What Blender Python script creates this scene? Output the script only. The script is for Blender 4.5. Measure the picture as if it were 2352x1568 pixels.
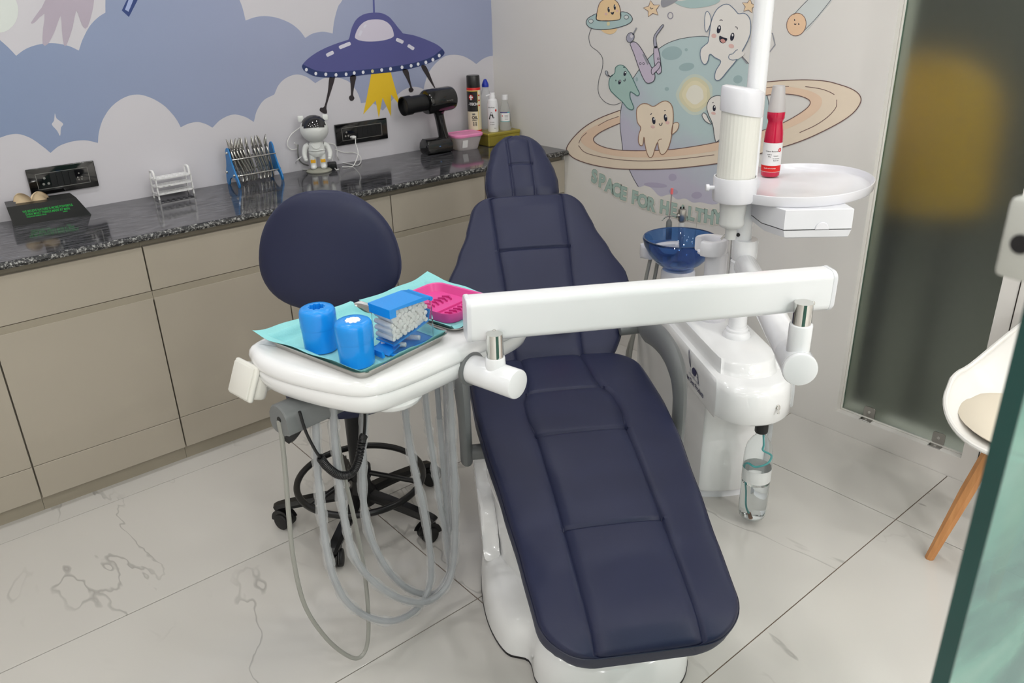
import bpy, bmesh, math, random
from math import sin, cos, pi, radians, hypot
from mathutils import Vector, Matrix

for o in list(bpy.data.objects):
    bpy.data.objects.remove(o)
SC = bpy.context.scene
COL = SC.collection

# ------------------------------------------------------------------ camera
CAMH = 1.5748
FPX = 1855.41
RC = (Vector((0.762742, -0.646167, -0.026321)),      # camera right
      Vector((-0.281132, -0.294648, -0.913317)),     # camera down
      Vector((0.582400, 0.704025, -0.406398)))       # camera forward
cam_data = bpy.data.cameras.new('camera')
cam = bpy.data.objects.new('camera', cam_data)
COL.objects.link(cam)
rm = Matrix((RC[0], -RC[1], -RC[2])).transposed().to_4x4()
cam.matrix_world = Matrix.Translation((0, 0, CAMH)) @ rm
cam_data.sensor_fit = 'HORIZONTAL'
cam_data.sensor_width = 36.0
cam_data.lens = 36.0 * FPX / 2352.0
cam_data.clip_start = 0.02
cam_data.dof.use_dof = True
cam_data.dof.focus_distance = 2.15
cam_data.dof.aperture_fstop = 8.0
SC.camera = cam

# ------------------------------------------------------------------ world, lights, exposure
W = bpy.data.worlds.new('world')
SC.world = W
W.use_nodes = True
W.node_tree.nodes['Background'].inputs[0].default_value = (0.9, 0.95, 1.0, 1)
W.node_tree.nodes['Background'].inputs[1].default_value = 0.3
vs = SC.view_settings
vs.view_transform = 'Standard'
vs.look = 'None'
vs.gamma = 1.0
vs.exposure = 0.0
vs.use_curve_mapping = False

CEIL = 2.62
WA = 3.2339      # back wall plane  y
WB = 2.6069      # right wall plane x
# downlights: (x, y, watt); the brighter rows behind the camera are unseen, added as frontal fill
LAMPS = [(x, y, w) for (y, w) in ((-2.5, 15.0), (-1.5, 13.0), (-0.5, 6.0), (0.5, 2.2), (1.5, 2.6), (2.5, 3.2)) for x in (-0.75, 0.15, 1.05, 1.95)]

# ------------------------------------------------------------------ pixel -> point (2352 x 1568 frame)
def ray(u, v):
    a, b = (u - 1176.0) / FPX, (v - 784.0) / FPX
    return RC[0] * a + RC[1] * b + RC[2]
def onz(u, v, z):
    d = ray(u, v); return d * ((z - CAMH) / d.z) + Vector((0, 0, CAMH))
def onx(u, v, x):
    d = ray(u, v); return d * (x / d.x) + Vector((0, 0, CAMH))
def ony(u, v, y):
    d = ray(u, v); return d * (y / d.y) + Vector((0, 0, CAMH))
def atdepth(u, v, dep):
    return ray(u, v) * dep + Vector((0, 0, CAMH))

# ------------------------------------------------------------------ materials
def C(r, g, b):
    f = lambda c: (c / 255.0 / 12.92) if c <= 10.31 else ((c / 255.0 + 0.055) / 1.055) ** 2.4
    return (f(r), f(g), f(b), 1.0)
MATS = {}
def mat(name, col, rough=0.5, metal=0.0, var=0.03, vscale=12.0, bump=0.0, bscale=60.0, trans=0.0, ior=1.45, coat=0.0, alpha=1.0, emit=None, estr=0.0, spec=0.5):
    if name in MATS:
        return MATS[name]
    m = bpy.data.materials.new(name); m.use_nodes = True
    nt = m.node_tree; N = nt.nodes; b = N['Principled BSDF']
    b.inputs['Roughness'].default_value = rough
    b.inputs['Metallic'].default_value = metal
    b.inputs['Transmission Weight'].default_value = trans
    b.inputs['IOR'].default_value = ior
    b.inputs['Coat Weight'].default_value = coat
    b.inputs['Coat Roughness'].default_value = 0.05
    b.inputs['Alpha'].default_value = alpha
    b.inputs['Specular IOR Level'].default_value = spec
    if emit:
        b.inputs['Emission Color'].default_value = emit
        b.inputs['Emission Strength'].default_value = estr
    tc = N.new('ShaderNodeTexCoord')
    nz = N.new('ShaderNodeTexNoise'); nz.inputs['Scale'].default_value = vscale; nz.inputs['Detail'].default_value = 2
    nt.links.new(tc.outputs['Object'], nz.inputs['Vector'])
    hs = N.new('ShaderNodeMapRange')
    hs.inputs['To Min'].default_value = 1 - var; hs.inputs['To Max'].default_value = 1 + var
    nt.links.new(nz.outputs['Fac'], hs.inputs['Value'])
    mx = N.new('ShaderNodeMix'); mx.data_type = 'RGBA'; mx.blend_type = 'MULTIPLY'
    mx.inputs['Factor'].default_value = 1.0
    mx.inputs['A'].default_value = col
    nt.links.new(hs.outputs['Result'], mx.inputs['B'])
    nt.links.new(mx.outputs['Result'], b.inputs['Base Color'])
    if bump > 0:
        n2 = N.new('ShaderNodeTexNoise'); n2.inputs['Scale'].default_value = bscale; n2.inputs['Detail'].default_value = 3
        nt.links.new(tc.outputs['Object'], n2.inputs['Vector'])
        bp = N.new('ShaderNodeBump'); bp.inputs['Strength'].default_value = bump; bp.inputs['Distance'].default_value = 0.002
        nt.links.new(n2.outputs['Fac'], bp.inputs['Height'])
        nt.links.new(bp.outputs['Normal'], b.inputs['Normal'])
    MATS[name] = m
    return m

# ------------------------------------------------------------------ geometry (V, F) helpers
def join(*gs):
    V, F = [], []
    for g in gs:
        n = len(V); V += [Vector(v) for v in g[0]]; F += [tuple(i + n for i in f) for f in g[1]]
    return V, F
def xf(g, M):
    return [M @ Vector(v) for v in g[0]], g[1]
def mv(g, x=0, y=0, z=0):
    d = Vector((x, y, z)); return [Vector(v) + d for v in g[0]], g[1]
def rz(g, a, c=(0, 0, 0)):
    c = Vector(c); return xf(g, Matrix.Translation(c) @ Matrix.Rotation(a, 4, 'Z') @ Matrix.Translation(-c))
def bm_out(bm):
    bm.verts.ensure_lookup_table(); bm.verts.index_update()
    V = [v.co.copy() for v in bm.verts]; F = [tuple(v.index for v in f.verts) for f in bm.faces]
    bm.free(); return V, F
def box(x0, x1, y0, y1, z0, z1, bev=0.0, seg=2):
    bm = bmesh.new()
    v = [bm.verts.new(p) for p in ((x0, y0, z0), (x1, y0, z0), (x1, y1, z0), (x0, y1, z0), (x0, y0, z1), (x1, y0, z1), (x1, y1, z1), (x0, y1, z1))]
    for f in ((3, 2, 1, 0), (4, 5, 6, 7), (0, 1, 5, 4), (1, 2, 6, 5), (2, 3, 7, 6), (3, 0, 4, 7)):
        bm.faces.new([v[i] for i in f])
    if bev > 0:
        bmesh.ops.bevel(bm, geom=list(bm.edges), offset=bev, segments=seg, profile=0.5, affect='EDGES')
    return bm_out(bm)
def cbox(c, sx, sy, sz, bev=0.0, seg=2):
    return box(c[0] - sx / 2, c[0] + sx / 2, c[1] - sy / 2, c[1] + sy / 2, c[2] - sz / 2, c[2] + sz / 2, bev, seg)
def prism(poly, z0, z1, bev=0.0, seg=2, bottom=True):
    """poly: xy list (ccw); bevel on top (and bottom) rim"""
    bm = bmesh.new()
    a = [bm.verts.new((p[0], p[1], z0)) for p in poly]; b = [bm.verts.new((p[0], p[1], z1)) for p in poly]
    n = len(poly)
    bm.faces.new(list(reversed(a))); bm.faces.new(b)
    for i in range(n):
        bm.faces.new((a[i], a[(i + 1) % n], b[(i + 1) % n], b[i]))
    if bev > 0:
        bm.edges.ensure_lookup_table()
        E = [e for e in bm.edges if abs(e.verts[0].co.z - e.verts[1].co.z) < 1e-9 and (bottom or e.verts[0].co.z > (z0 + z1) / 2)]
        bmesh.ops.bevel(bm, geom=E, offset=bev, segments=seg, profile=0.5, affect='EDGES')
    return bm_out(bm)
def rrect(x0, x1, y0, y1, r, n=6):
    P = []
    for cx, cy, a0 in ((x1 - r, y1 - r, 0), (x0 + r, y1 - r, 90), (x0 + r, y0 + r, 180), (x1 - r, y0 + r, 270)):
        for i in range(n + 1):
            a = radians(a0 + 90.0 * i / n); P.append((cx + r * cos(a), cy + r * sin(a)))
    return P
def circ(cx, cy, r, n=32, ry=None):
    ry = ry or r
    return [(cx + r * cos(2 * pi * i / n), cy + ry * sin(2 * pi * i / n)) for i in range(n)]
def lathe(prof, n=32, c=(0, 0, 0), cap=True, rib=None):
    """prof: (r, z) bottom to top. rib=(count, depth, i0, i1)"""
    V, F = [], []
    k = len(prof)
    for j, (r, z) in enumerate(prof):
        for i in range(n):
            a = 2 * pi * i / n
            rr = r
            if rib and rib[2] <= j <= rib[3]:
                rr = r - rib[1] * (0.5 + 0.5 * cos(a * rib[0]))
            V.append(Vector((c[0] + rr * cos(a), c[1] + rr * sin(a), c[2] + z)))
    for j in range(k - 1):
        for i in range(n):
            F.append((j * n + i, j * n + (i + 1) % n, (j + 1) * n + (i + 1) % n, (j + 1) * n + i))
    if cap:
        if prof[0][0] > 1e-6: F.append(tuple(reversed(range(n))))
        if prof[-1][0] > 1e-6: F.append(tuple((k - 1) * n + i for i in range(n)))
    return V, F
def frame_to(p0, p1):
    p0, p1 = Vector(p0), Vector(p1)
    z = (p1 - p0).normalized()
    x = z.orthogonal().normalized(); y = z.cross(x)
    return Matrix.Translation(p0) @ Matrix((x, y, z)).transposed().to_4x4()
def cyl(p0, p1, r0, r1=None, n=20, bev=0.0):
    r1 = r0 if r1 is None else r1
    L = (Vector(p1) - Vector(p0)).length
    if bev > 0:
        pr = [(r0 - bev, 0), (r0 - bev * 0.3, bev * 0.3), (r0, bev), (r1, L - bev), (r1 - bev * 0.3, L - bev * 0.3), (r1 - bev, L)]
    else:
        pr = [(r0, 0), (r1, L)]
    return xf(lathe(pr, n), frame_to(p0, p1))
def ball(c, rx, ry=None, rz_=None, n=16, m=10):
    ry = ry or rx; rz_ = rz_ or rx
    V, F = [], []
    for j in range(m + 1):
        t = pi * j / m
        for i in range(n):
            a = 2 * pi * i / n
            V.append(Vector((c[0] + rx * sin(t) * cos(a), c[1] + ry * sin(t) * sin(a), c[2] - rz_ * cos(t))))
    for j in range(m):
        for i in range(n):
            F.append((j * n + i, j * n + (i + 1) % n, (j + 1) * n + (i + 1) % n, (j + 1) * n + i))
    return V, F
def crom(P, k=6, closed=False):
    P = [Vector(p) for p in P]; n = len(P); out = []
    rng = range(n) if closed else range(n - 1)
    for i in rng:
        if closed:
            a, b, c, d = P[(i - 1) % n], P[i], P[(i + 1) % n], P[(i + 2) % n]
        else:
            b, c = P[i], P[i + 1]
            a = P[i - 1] if i > 0 else b * 2 - c
            d = P[i + 2] if i + 2 < n else c * 2 - b
        for j in range(k):
            t = j / k
            out.append(0.5 * ((2 * b) + (c - a) * t + (2 * a - 5 * b + 4 * c - d) * t * t + (3 * b - a - 3 * c + d) * t ** 3))
    if not closed: out.append(P[-1].copy())
    return out
def sweep(path, rad, n=10, sect=None, up=None, closed=False, cap=True):
    """path: Vectors; rad: number or f(t) ; sect: 2D section list scaled by rad (default circle)"""
    P = [Vector(p) for p in path]; k = len(P)
    S = sect or [(cos(2 * pi * i / n), sin(2 * pi * i / n)) for i in range(n)]
    n = len(S); V, F = [], []
    T = []
    for i in range(k):
        if closed: t = P[(i + 1) % k] - P[i - 1]
        else: t = P[min(i + 1, k - 1)] - P[max(i - 1, 0)]
        T.append(t.normalized())
    if up is not None:
        x = None
    else:
        x = T[0].orthogonal().normalized()
    for i in range(k):
        t = T[i]
        if up is not None:
            x = Vector(up).cross(t); x = x.normalized() if x.length > 1e-6 else t.orthogonal().normalized()
        else:
            x = x - t * x.dot(t); x = x.normalized() if x.length > 1e-6 else t.orthogonal().normalized()
        y = t.cross(x)
        r = rad(i / (k - 1.0)) if callable(rad) else rad
        for (a, b) in S:
            V.append(P[i] + x * (a * r) + y * (b * r))
    for i in range(k if closed else k - 1):
        for j in range(n):
            i2 = (i + 1) % k
            F.append((i * n + j, i * n + (j + 1) % n, i2 * n + (j + 1) % n, i2 * n + j))
    if cap and not closed:
        F.append(tuple(reversed(range(n)))); F.append(tuple((k - 1) * n + j for j in range(n)))
    return V, F
def hose(pts, r, k=6, n=8):
    return sweep(crom(pts, k), r, n)
def torus(c, R, r, n=40, m=10, M=None):
    g = sweep([Vector((R * cos(2 * pi * i / n), R * sin(2 * pi * i / n), 0)) for i in range(n)], r, m, up=(0, 0, 1), closed=True)
    if M is not None: g = xf(g, M)
    return mv(g, *c)

# ------------------------------------------------------------------ objects
def obj(name, g, m=None, parent=None, smooth=True, angle=35, label=None):
    me = bpy.data.meshes.new(name)
    me.from_pydata([tuple(v) for v in g[0]], [], [f for f in g[1]])
    bm = bmesh.new(); bm.from_mesh(me)
    bmesh.ops.recalc_face_normals(bm, faces=bm.faces)
    if smooth:
        ca = radians(angle)
        for f in bm.faces: f.smooth = True
        for e in bm.edges:
            if len(e.link_faces) == 2 and e.calc_face_angle(0) > ca: e.smooth = False
    bm.to_mesh(me); bm.free()
    if m: me.materials.append(m)
    o = bpy.data.objects.new(name, me); COL.objects.link(o)
    if parent: o.parent = parent
    if label: o['label'] = label
    return o
def tag(o, label, cat, group=None):
    o['label'] = label; o['category'] = cat
    if group: o['group'] = group
    return o
def thing(name, label, cat, loc=(0, 0, 0), rot=0.0, group=None):
    o = bpy.data.objects.new(name, None); COL.objects.link(o)
    o.empty_display_size = 0.05
    o.location = loc; o.rotation_euler = (0, 0, rot)
    return tag(o, label, cat, group)
def struct(name, g, m, parent=None, **k):
    o = obj(name, g, m, parent, **k); o['kind'] = 'structure'; return o
def solo(name, g, m, label, cat, loc=(0, 0, 0), rot=0.0, group=None, **k):
    o = obj(name, g, m, None, **k); o.location = loc; o.rotation_euler = (0, 0, rot)
    return tag(o, label, cat, group)
def text_geo(s, size=1.0, bold=0.0, ext=0.0, sx=1.0, align='CENTER', spacing=1.0):
    cu = bpy.data.curves.new('t', 'FONT'); cu.body = s; cu.size = size; cu.align_x = align; cu.align_y = 'CENTER'
    cu.offset = bold; cu.extrude = ext; cu.resolution_u = 3; cu.space_character = spacing
    o = bpy.data.objects.new('t', cu); COL.objects.link(o)
    dg = bpy.context.evaluated_depsgraph_get()
    me = bpy.data.meshes.new_from_object(o.evaluated_get(dg))
    V = [Vector((v.co.x * sx, v.co.y, v.co.z)) for v in me.vertices]; F = [tuple(p.vertices) for p in me.polygons]
    bpy.data.objects.remove(o); bpy.data.curves.remove(cu); bpy.data.meshes.remove(me)
    return V, F
def plane_M(o, ex, ey):
    ex = Vector(ex).normalized(); ey = Vector(ey).normalized(); ez = ex.cross(ey)
    return Matrix.Translation(Vector(o)) @ Matrix((ex, ey, ez)).transposed().to_4x4()
# ------------------------------------------------------------------ room shell
X0, Y0 = -1.7, -3.2
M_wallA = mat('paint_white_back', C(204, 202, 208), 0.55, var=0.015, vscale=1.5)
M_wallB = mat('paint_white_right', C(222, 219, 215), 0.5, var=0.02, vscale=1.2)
M_plain = mat('paint_plain', C(214, 212, 208), 0.6, var=0.02, vscale=2)
M_ceil = mat('paint_ceiling', C(235, 235, 233), 0.7)

def tile_mat():
    m = bpy.data.materials.new('marble_tile'); m.use_nodes = True
    nt = m.node_tree; N = nt.nodes; L = nt.links; b = N['Principled BSDF']
    b.inputs['Roughness'].default_value = 0.13
    b.inputs['Specular IOR Level'].default_value = 0.5
    tc = N.new('ShaderNodeTexCoord'); oi = N.new('ShaderNodeObjectInfo')
    mp = N.new('ShaderNodeVectorMath'); mp.operation = 'ADD'
    rv = N.new('ShaderNodeVectorMath'); rv.operation = 'SCALE'; rv.inputs[0].default_value = (17.3, 9.1, 5.7)
    L.new(oi.outputs['Random'], rv.inputs['Scale'])
    rot = N.new('ShaderNodeMapping'); rot.inputs['Rotation'].default_value = (0, 0, radians(-42)); rot.inputs['Scale'].default_value = (1.9, 0.85, 1)
    L.new(tc.outputs['Object'], rot.inputs['Vector'])
    L.new(rot.outputs['Vector'], mp.inputs[0]); L.new(rv.outputs['Vector'], mp.inputs[1])
    n1 = N.new('ShaderNodeTexNoise'); n1.inputs['Scale'].default_value = 0.9; n1.inputs['Detail'].default_value = 5; n1.inputs['Roughness'].default_value = 0.55; n1.inputs['Distortion'].default_value = 0.4
    L.new(mp.outputs['Vector'], n1.inputs['Vector'])
    r1 = N.new('ShaderNodeValToRGB'); e = r1.color_ramp.elements
    e[0].position = 0.4905; e[0].color = (0, 0, 0, 1); e[1].position = 0.4945; e[1].color = (1, 1, 1, 1)
    e2 = r1.color_ramp.elements.new(0.4985); e2.color = (0, 0, 0, 1)
    L.new(n1.outputs['Fac'], r1.inputs['Fac'])
    n2 = N.new('ShaderNodeTexNoise'); n2.inputs['Scale'].default_value = 2.2; n2.inputs['Detail'].default_value = 1
    L.new(mp.outputs['Vector'], n2.inputs['Vector'])
    r2 = N.new('ShaderNodeValToRGB'); r2.color_ramp.elements[0].position = 0.44; r2.color_ramp.elements[1].position = 0.60
    L.new(n2.outputs['Fac'], r2.inputs['Fac'])
    mu = N.new('ShaderNodeMath'); mu.operation = 'MULTIPLY'
    L.new(r1.outputs['Color'], mu.inputs[0]); L.new(r2.outputs['Color'], mu.inputs[1])
    mu2 = N.new('ShaderNodeMath'); mu2.operation = 'MULTIPLY'; mu2.inputs[1].default_value = 0.8
    L.new(mu.outputs[0], mu2.inputs[0])
    n3 = N.new('ShaderNodeTexNoise'); n3.inputs['Scale'].default_value = 0.8
    L.new(mp.outputs['Vector'], n3.inputs['Vector'])
    base = N.new('ShaderNodeMix'); base.data_type = 'RGBA'
    base.inputs['A'].default_value = C(193, 190, 185); base.inputs['B'].default_value = C(203, 201, 196)
    L.new(n3.outputs['Fac'], base.inputs['Factor'])
    mx = N.new('ShaderNodeMix'); mx.data_type = 'RGBA'
    L.new(mu2.outputs[0], mx.inputs['Factor']); L.new(base.outputs['Result'], mx.inputs['A'])
    mx.inputs['B'].default_value = C(120, 116, 112)
    L.new(mx.outputs['Result'], b.inputs['Base Color'])
    return m
M_tile = tile_mat()
M_grout = mat('grout', C(120, 98, 84), 0.8, var=0.25, vscale=6)

fl = struct('floor', box(X0, WB, Y0, WA, -0.06, -0.0035), M_grout, smooth=False)
GX, GY, GAP = 1.0425, 0.844, 0.0016
ix = int((X0 - GX) // 1.2); 
xs = [X0] + [x for x in (GX + 1.2 * k for k in range(-4, 5)) if X0 + 0.02 < x < WB - 0.02] + [WB]
ys = [Y0] + [y for y in (GY + 0.6 * k for k in range(-8, 8)) if Y0 + 0.02 < y < WA - 0.02] + [WA]
for i in range(len(xs) - 1):
    for j in range(len(ys) - 1):
        cx, cy = (xs[i] + xs[i + 1]) / 2, (ys[j] + ys[j + 1]) / 2
        sx, sy = xs[i + 1] - xs[i] - 2 * GAP, ys[j + 1] - ys[j] - 2 * GAP
        t = obj('tile', box(-sx / 2, sx / 2, -sy / 2, sy / 2, -0.0035, 0.0, 0.0006, 1), M_tile, fl, smooth=False)
        t.location = (cx, cy, 0)

wall_a = struct('wall_back', box(X0, WB + 0.12, WA, WA + 0.12, -0.06, CEIL), M_wallA, smooth=False)
# right wall with the glazed opening (y 0.816..1.265, z 0.081..2.2)
OY0, OY1, OZ0, OZ1 = 0.816, 1.265, 0.081, 2.25
g = join(box(WB, WB + 0.12, OY1, WA, -0.06, CEIL), box(WB, WB + 0.12, Y0, OY0, -0.06, CEIL),
         box(WB, WB + 0.12, OY0, OY1, -0.06, OZ0), box(WB, WB + 0.12, OY0, OY1, OZ1, CEIL))
wall_b = struct('wall_right', g, M_wallB, smooth=False)
struct('wall_left', box(X0 - 0.12, X0, Y0, WA + 0.12, -0.06, CEIL), M_plain, smooth=False)
struct('wall_front', box(X0 - 0.12, WB + 0.12, Y0 - 0.12, Y0, -0.06, CEIL), M_plain, smooth=False)
ceil = struct('ceiling', box(X0 - 0.12, WB + 0.12, Y0 - 0.12, WA + 0.12, CEIL, CEIL + 0.1), M_ceil, smooth=False)

# recessed downlights, all out of view; rows behind the camera added for fill
M_lampring = mat('lamp_trim', C(235, 235, 235), 0.3)
M_lampglow = mat('lamp_glow', (1, 1, 1, 1), 0.5, emit=(1.0, 0.97, 0.93, 1), estr=3.0)
for (lx, ly, lw) in LAMPS:
    t = thing('ceiling_light', 'unseen round white recessed ceiling downlight with a glowing diffuser', 'ceiling light', (lx, ly, CEIL), 0, 'recessed ceiling downlights')
    obj('trim_ring', lathe([(0.062, -0.006), (0.078, -0.004), (0.080, 0.0)], 32, cap=False), M_lampring, t)
    obj('diffuser', lathe([(0.062, -0.004), (0.0, -0.004)], 32), M_lampglow, t)
    ld = bpy.data.lights.new('downlight', 'AREA'); ld.shape = 'DISK'; ld.size = 0.12; ld.energy = lw; ld.color = (1.0, 0.99, 0.972)
    lo = bpy.data.objects.new('lamp', ld); COL.objects.link(lo); lo.parent = t; lo.location = (0, 0, -0.012)

# glazed opening in the right wall
M_frost = bpy.data.materials.new('frosted_glass'); M_frost.use_nodes = True
nt = M_frost.node_tree; b = nt.nodes['Principled BSDF']
b.inputs['Base Color'].default_value = C(222, 230, 220); b.inputs['Transmission Weight'].default_value = 1.0
b.inputs['Roughness'].default_value = 0.42; b.inputs['IOR'].default_value = 1.45
nz = nt.nodes.new('ShaderNodeTexNoise'); nz.inputs['Scale'].default_value = 3.0
mr = nt.nodes.new('ShaderNodeMapRange'); mr.inputs['To Min'].default_value = 0.36; mr.inputs['To Max'].default_value = 0.5
nt.links.new(nz.outputs['Fac'], mr.inputs['Value']); nt.links.new(mr.outputs['Result'], b.inputs['Roughness'])
M_gedge = mat('glass_edge_green', C(96, 128, 112), 0.2, var=0.08)
M_caulk = mat('caulk', C(214, 212, 206), 0.6, var=0.05, vscale=40)
M_steel = mat('brushed_steel', C(170, 168, 164), 0.28, 1.0, var=0.08, vscale=40)
M_chrome = mat('chrome', C(214, 213, 210), 0.08, 1.0, var=0.02)
win = struct('window_1', box(WB + 0.035, WB + 0.047, OY0 + 0.002, OY1 - 0.002, OZ0 + 0.002, OZ1), M_frost, smooth=False)
obj('glass_edge', box(WB + 0.034, WB + 0.048, OY1 - 0.006, OY1 - 0.002, OZ0 + 0.004, OZ1), M_gedge, win, smooth=False, label='green polished edge of the frosted pane')
obj('sealant', join(box(WB + 0.024, WB + 0.0348, OY0 + 0.004, OY1 - 0.004, OZ0, OZ0 + 0.004, 0.0015, 1), box(WB + 0.026, WB + 0.0348, OY1 - 0.006, OY1, OZ0, OZ1, 0.0015, 1)), M_caulk, win)
for (u, v, nm) in ((1992, 950, 'a'), (2148, 1012, 'b')):
    p = onz(u, v + 12, OZ0)
    cl = thing('glass_clip', 'small steel angle clip holding the bottom of the frosted pane, nearer the ' + ('dental unit' if nm == 'a' else 'white chair'), 'clip', (WB + 0.018, p.y, OZ0), 0, 'steel clips of the frosted pane')
    obj('foot_plate', box(-0.016, 0.012, -0.021, 0.021, 0.0002, 0.003, 0.001, 1), M_steel, cl)
    obj('upright_plate', xf(prism(rrect(-0.021, 0.021, 0.002, 0.046, 0.008), 0, 0.003, 0.0008, 1), plane_M((0.0165, 0, 0), (0, -1, 0), (0, 0, 1))), M_steel, cl)
    for q in ((-0.004, 0.0, 0.0032, 0), (0.0135, 0.0, 0.026, 1)):
        s = lathe([(0.0055, 0), (0.005, 0.0012), (0.002, 0.0014), (0.002, 0.0004), (0, 0.0004)], 14)
        if q[3]: s = xf(s, Matrix.Rotation(-pi / 2, 4, 'Y'))
        obj('screw', mv(s, *q[:3]), M_chrome, cl)
# joint line in the wall beyond the pane, and panel seam near the corner
M_crack = mat('joint_dark', C(52, 46, 42), 0.9, var=0.3, vscale=30)
struct('trim_1', box(WB - 0.0012, WB + 0.002, 0.7645, 0.7675, 0.01, 2.2), M_crack, smooth=False)
struct('trim_2', box(WB - 0.0006, WB + 0.002, 1.958, 1.9595, 0.0, 0.72), mat('seam_grey', C(170, 166, 158), 0.8), smooth=False)

# space behind the frosted pane
M_cor = mat('corridor_paint', C(120, 122, 112), 0.7)
M_cord = mat('corridor_dark', C(96, 98, 88), 0.7)
cx0, cx1, cy0, cy1 = WB + 0.12, 4.9, 0.2, 3.2
struct('wall_corridor', join(box(cx1, cx1 + 0.1, cy0, cy1, 0, CEIL), box(cx0, cx1, cy1, cy1 + 0.1, 0, CEIL), box(cx0, cx1, cy0 - 0.1, cy0, 0, CEIL)), M_cord, smooth=False)
struct('floor_corridor', box(cx0, cx1 + 0.1, cy0 - 0.1, cy1 + 0.1, -0.06, 0), M_cor, smooth=False)
struct('ceiling_corridor', box(cx0, cx1 + 0.1, cy0 - 0.1, cy1 + 0.1, CEIL, CEIL + 0.1), M_cor, smooth=False)
lc = thing('corridor_fill_light', 'added unseen round lamp brightening the space behind the frosted pane', 'ceiling light', (3.7, 1.0, CEIL - 0.001), 0)  # unseen lamp, added to brighten the frosted pane from behind
obj('diffuser', lathe([(0.14, -0.04), (0.15, 0.0)], 24), M_lampglow, lc)
ld = bpy.data.lights.new('corridor', 'AREA'); ld.shape = 'DISK'; ld.size = 0.25; ld.energy = 22
lo = bpy.data.objects.new('lamp', ld); COL.objects.link(lo); lo.parent = lc; lo.location = (0, 0, -0.05)
# ------------------------------------------------------------------ printed murals (flat print on the two walls)
LAYER = 0.00025
def wallpt(w, u, v, lay):
    if w == 'A':
        p = ony(u, v, WA); return Vector((p.x, WA - LAYER * (lay + 1), p.z))
    p = onx(u, v, WB); return Vector((WB - LAYER * (lay + 1), p.y, p.z))
PAR = {'A': wall_a, 'B': wall_b}
NAM = {'A': 'mural_print', 'B': 'mural_print'}
def pc(name, r, g, b, var=0.05):
    return mat('print_' + name, C(r, g, b), 0.55, var=var, vscale=5)
def cv(P, org, sc):
    return [(org[0] + p[0] / sc, org[1] + p[1] / sc) for p in P]
def smooth2(P, k=6, closed=True):
    return [(q.x, q.y) for q in crom([Vector((p[0], p[1], 0)) for p in P], k, closed)]
def fill(w, P, m, lay, name='mural_print'):
    n = len(P)
    return obj(name, ([wallpt(w, u, v, lay) for u, v in P], [tuple(range(n))]), m, PAR[w], smooth=False)
def stroke(w, P, width, m, lay, closed=False, name='mural_line'):
    V, F = [], []; n = len(P)
    for i in range(n):
        a = P[i - 1] if (i > 0 or closed) else P[i]; b = P[(i + 1) % n] if (i < n - 1 or closed) else P[i]
        dx, dy = b[0] - a[0], b[1] - a[1]; L = hypot(dx, dy) or 1
        wd_ = width * 1.25
        nx, ny = -dy / L * wd_ / 2, dx / L * wd_ / 2
        V += [wallpt(w, P[i][0] + nx, P[i][1] + ny, lay), wallpt(w, P[i][0] - nx, P[i][1] - ny, lay)]
    for i in range(n if closed else n - 1):
        j = (i + 1) % n
        F.append((2 * i, 2 * i + 1, 2 * j + 1, 2 * j))
    return obj(name, (V, F), m, PAR[w], smooth=False)
def ell(cx, cy, rx, ry=None, ang=0, n=24):
    ry = ry or rx; a = radians(ang)
    return [(cx + rx * cos(t) * cos(a) - ry * sin(t) * sin(a), cy + rx * cos(t) * sin(a) + ry * sin(t) * cos(a)) for t in (2 * pi * i / n for i in range(n))]
def humps(segs, k=5):
    """each segment is a smooth open run; cusps between"""
    out = []
    for s in segs:
        q = smooth2(s, k, False); out += q if not out else q[1:]
    return out

# ---- back wall: blue sky between white clouds
def sky_mat():
    m = bpy.data.materials.new('print_sky'); m.use_nodes = True
    nt = m.node_tree; b = nt.nodes['Principled BSDF']; b.inputs['Roughness'].default_value = 0.55
    tc = nt.nodes.new('ShaderNodeTexCoord'); sp = nt.nodes.new('ShaderNodeSeparateXYZ'); nt.links.new(tc.outputs['Object'], sp.inputs[0])
    mr = nt.nodes.new('ShaderNodeMapRange'); mr.inputs['From Min'].default_value = 0.3; mr.inputs['From Max'].default_value = 1.5
    nt.links.new(sp.outputs['X'], mr.inputs['Value'])
    mx = nt.nodes.new('ShaderNodeMix'); mx.data_type = 'RGBA'
    mx.inputs['A'].default_value = C(128, 146, 178); mx.inputs['B'].default_value = C(152, 160, 188)
    nt.links.new(mr.outputs['Result'], mx.inputs['Factor']); nt.links.new(mx.outputs['Result'], b.inputs['Base Color'])
    return m
M_sky = sky_mat()
low = humps([
    [(-60, 345), (-30, 325), (0, 316), (22, 309), (45, 308), (72, 318), (98, 336), (116, 351)],
    [(116, 351), (136, 335), (165, 325), (195, 322), (225, 328)],
    [(225, 328), (227, 305), (236, 275), (256, 245), (285, 224), (315, 217), (345, 224), (375, 241), (396, 262), (407, 277), (415, 292)],
    [(415, 292), (435, 283), (455, 280), (473, 285), (488, 293)],
    [(488, 293), (508, 274), (535, 263), (562, 268), (583, 280)],
    [(583, 280), (590, 254), (606, 230), (630, 217)],
    [(630, 217), (640, 195), (657, 179), (680, 171), (703, 176), (724, 191)],
    [(724, 191), (743, 180), (766, 176), (789, 182), (804, 190), (819, 209), (826, 225), (829, 237)],
    [(829, 237), (845, 235), (862, 240), (879, 254)],
    [(879, 254), (891, 241), (906, 224), (926, 207), (944, 200), (960, 200), (973, 205)],
    [(973, 205), (976, 191), (985, 166), (1003, 143), (1023, 129), (1044, 125.5), (1064, 129), (1080, 137), (1094, 147)],
    [(1094, 147), (1108, 136), (1121, 130), (1132, 128)]])
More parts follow.
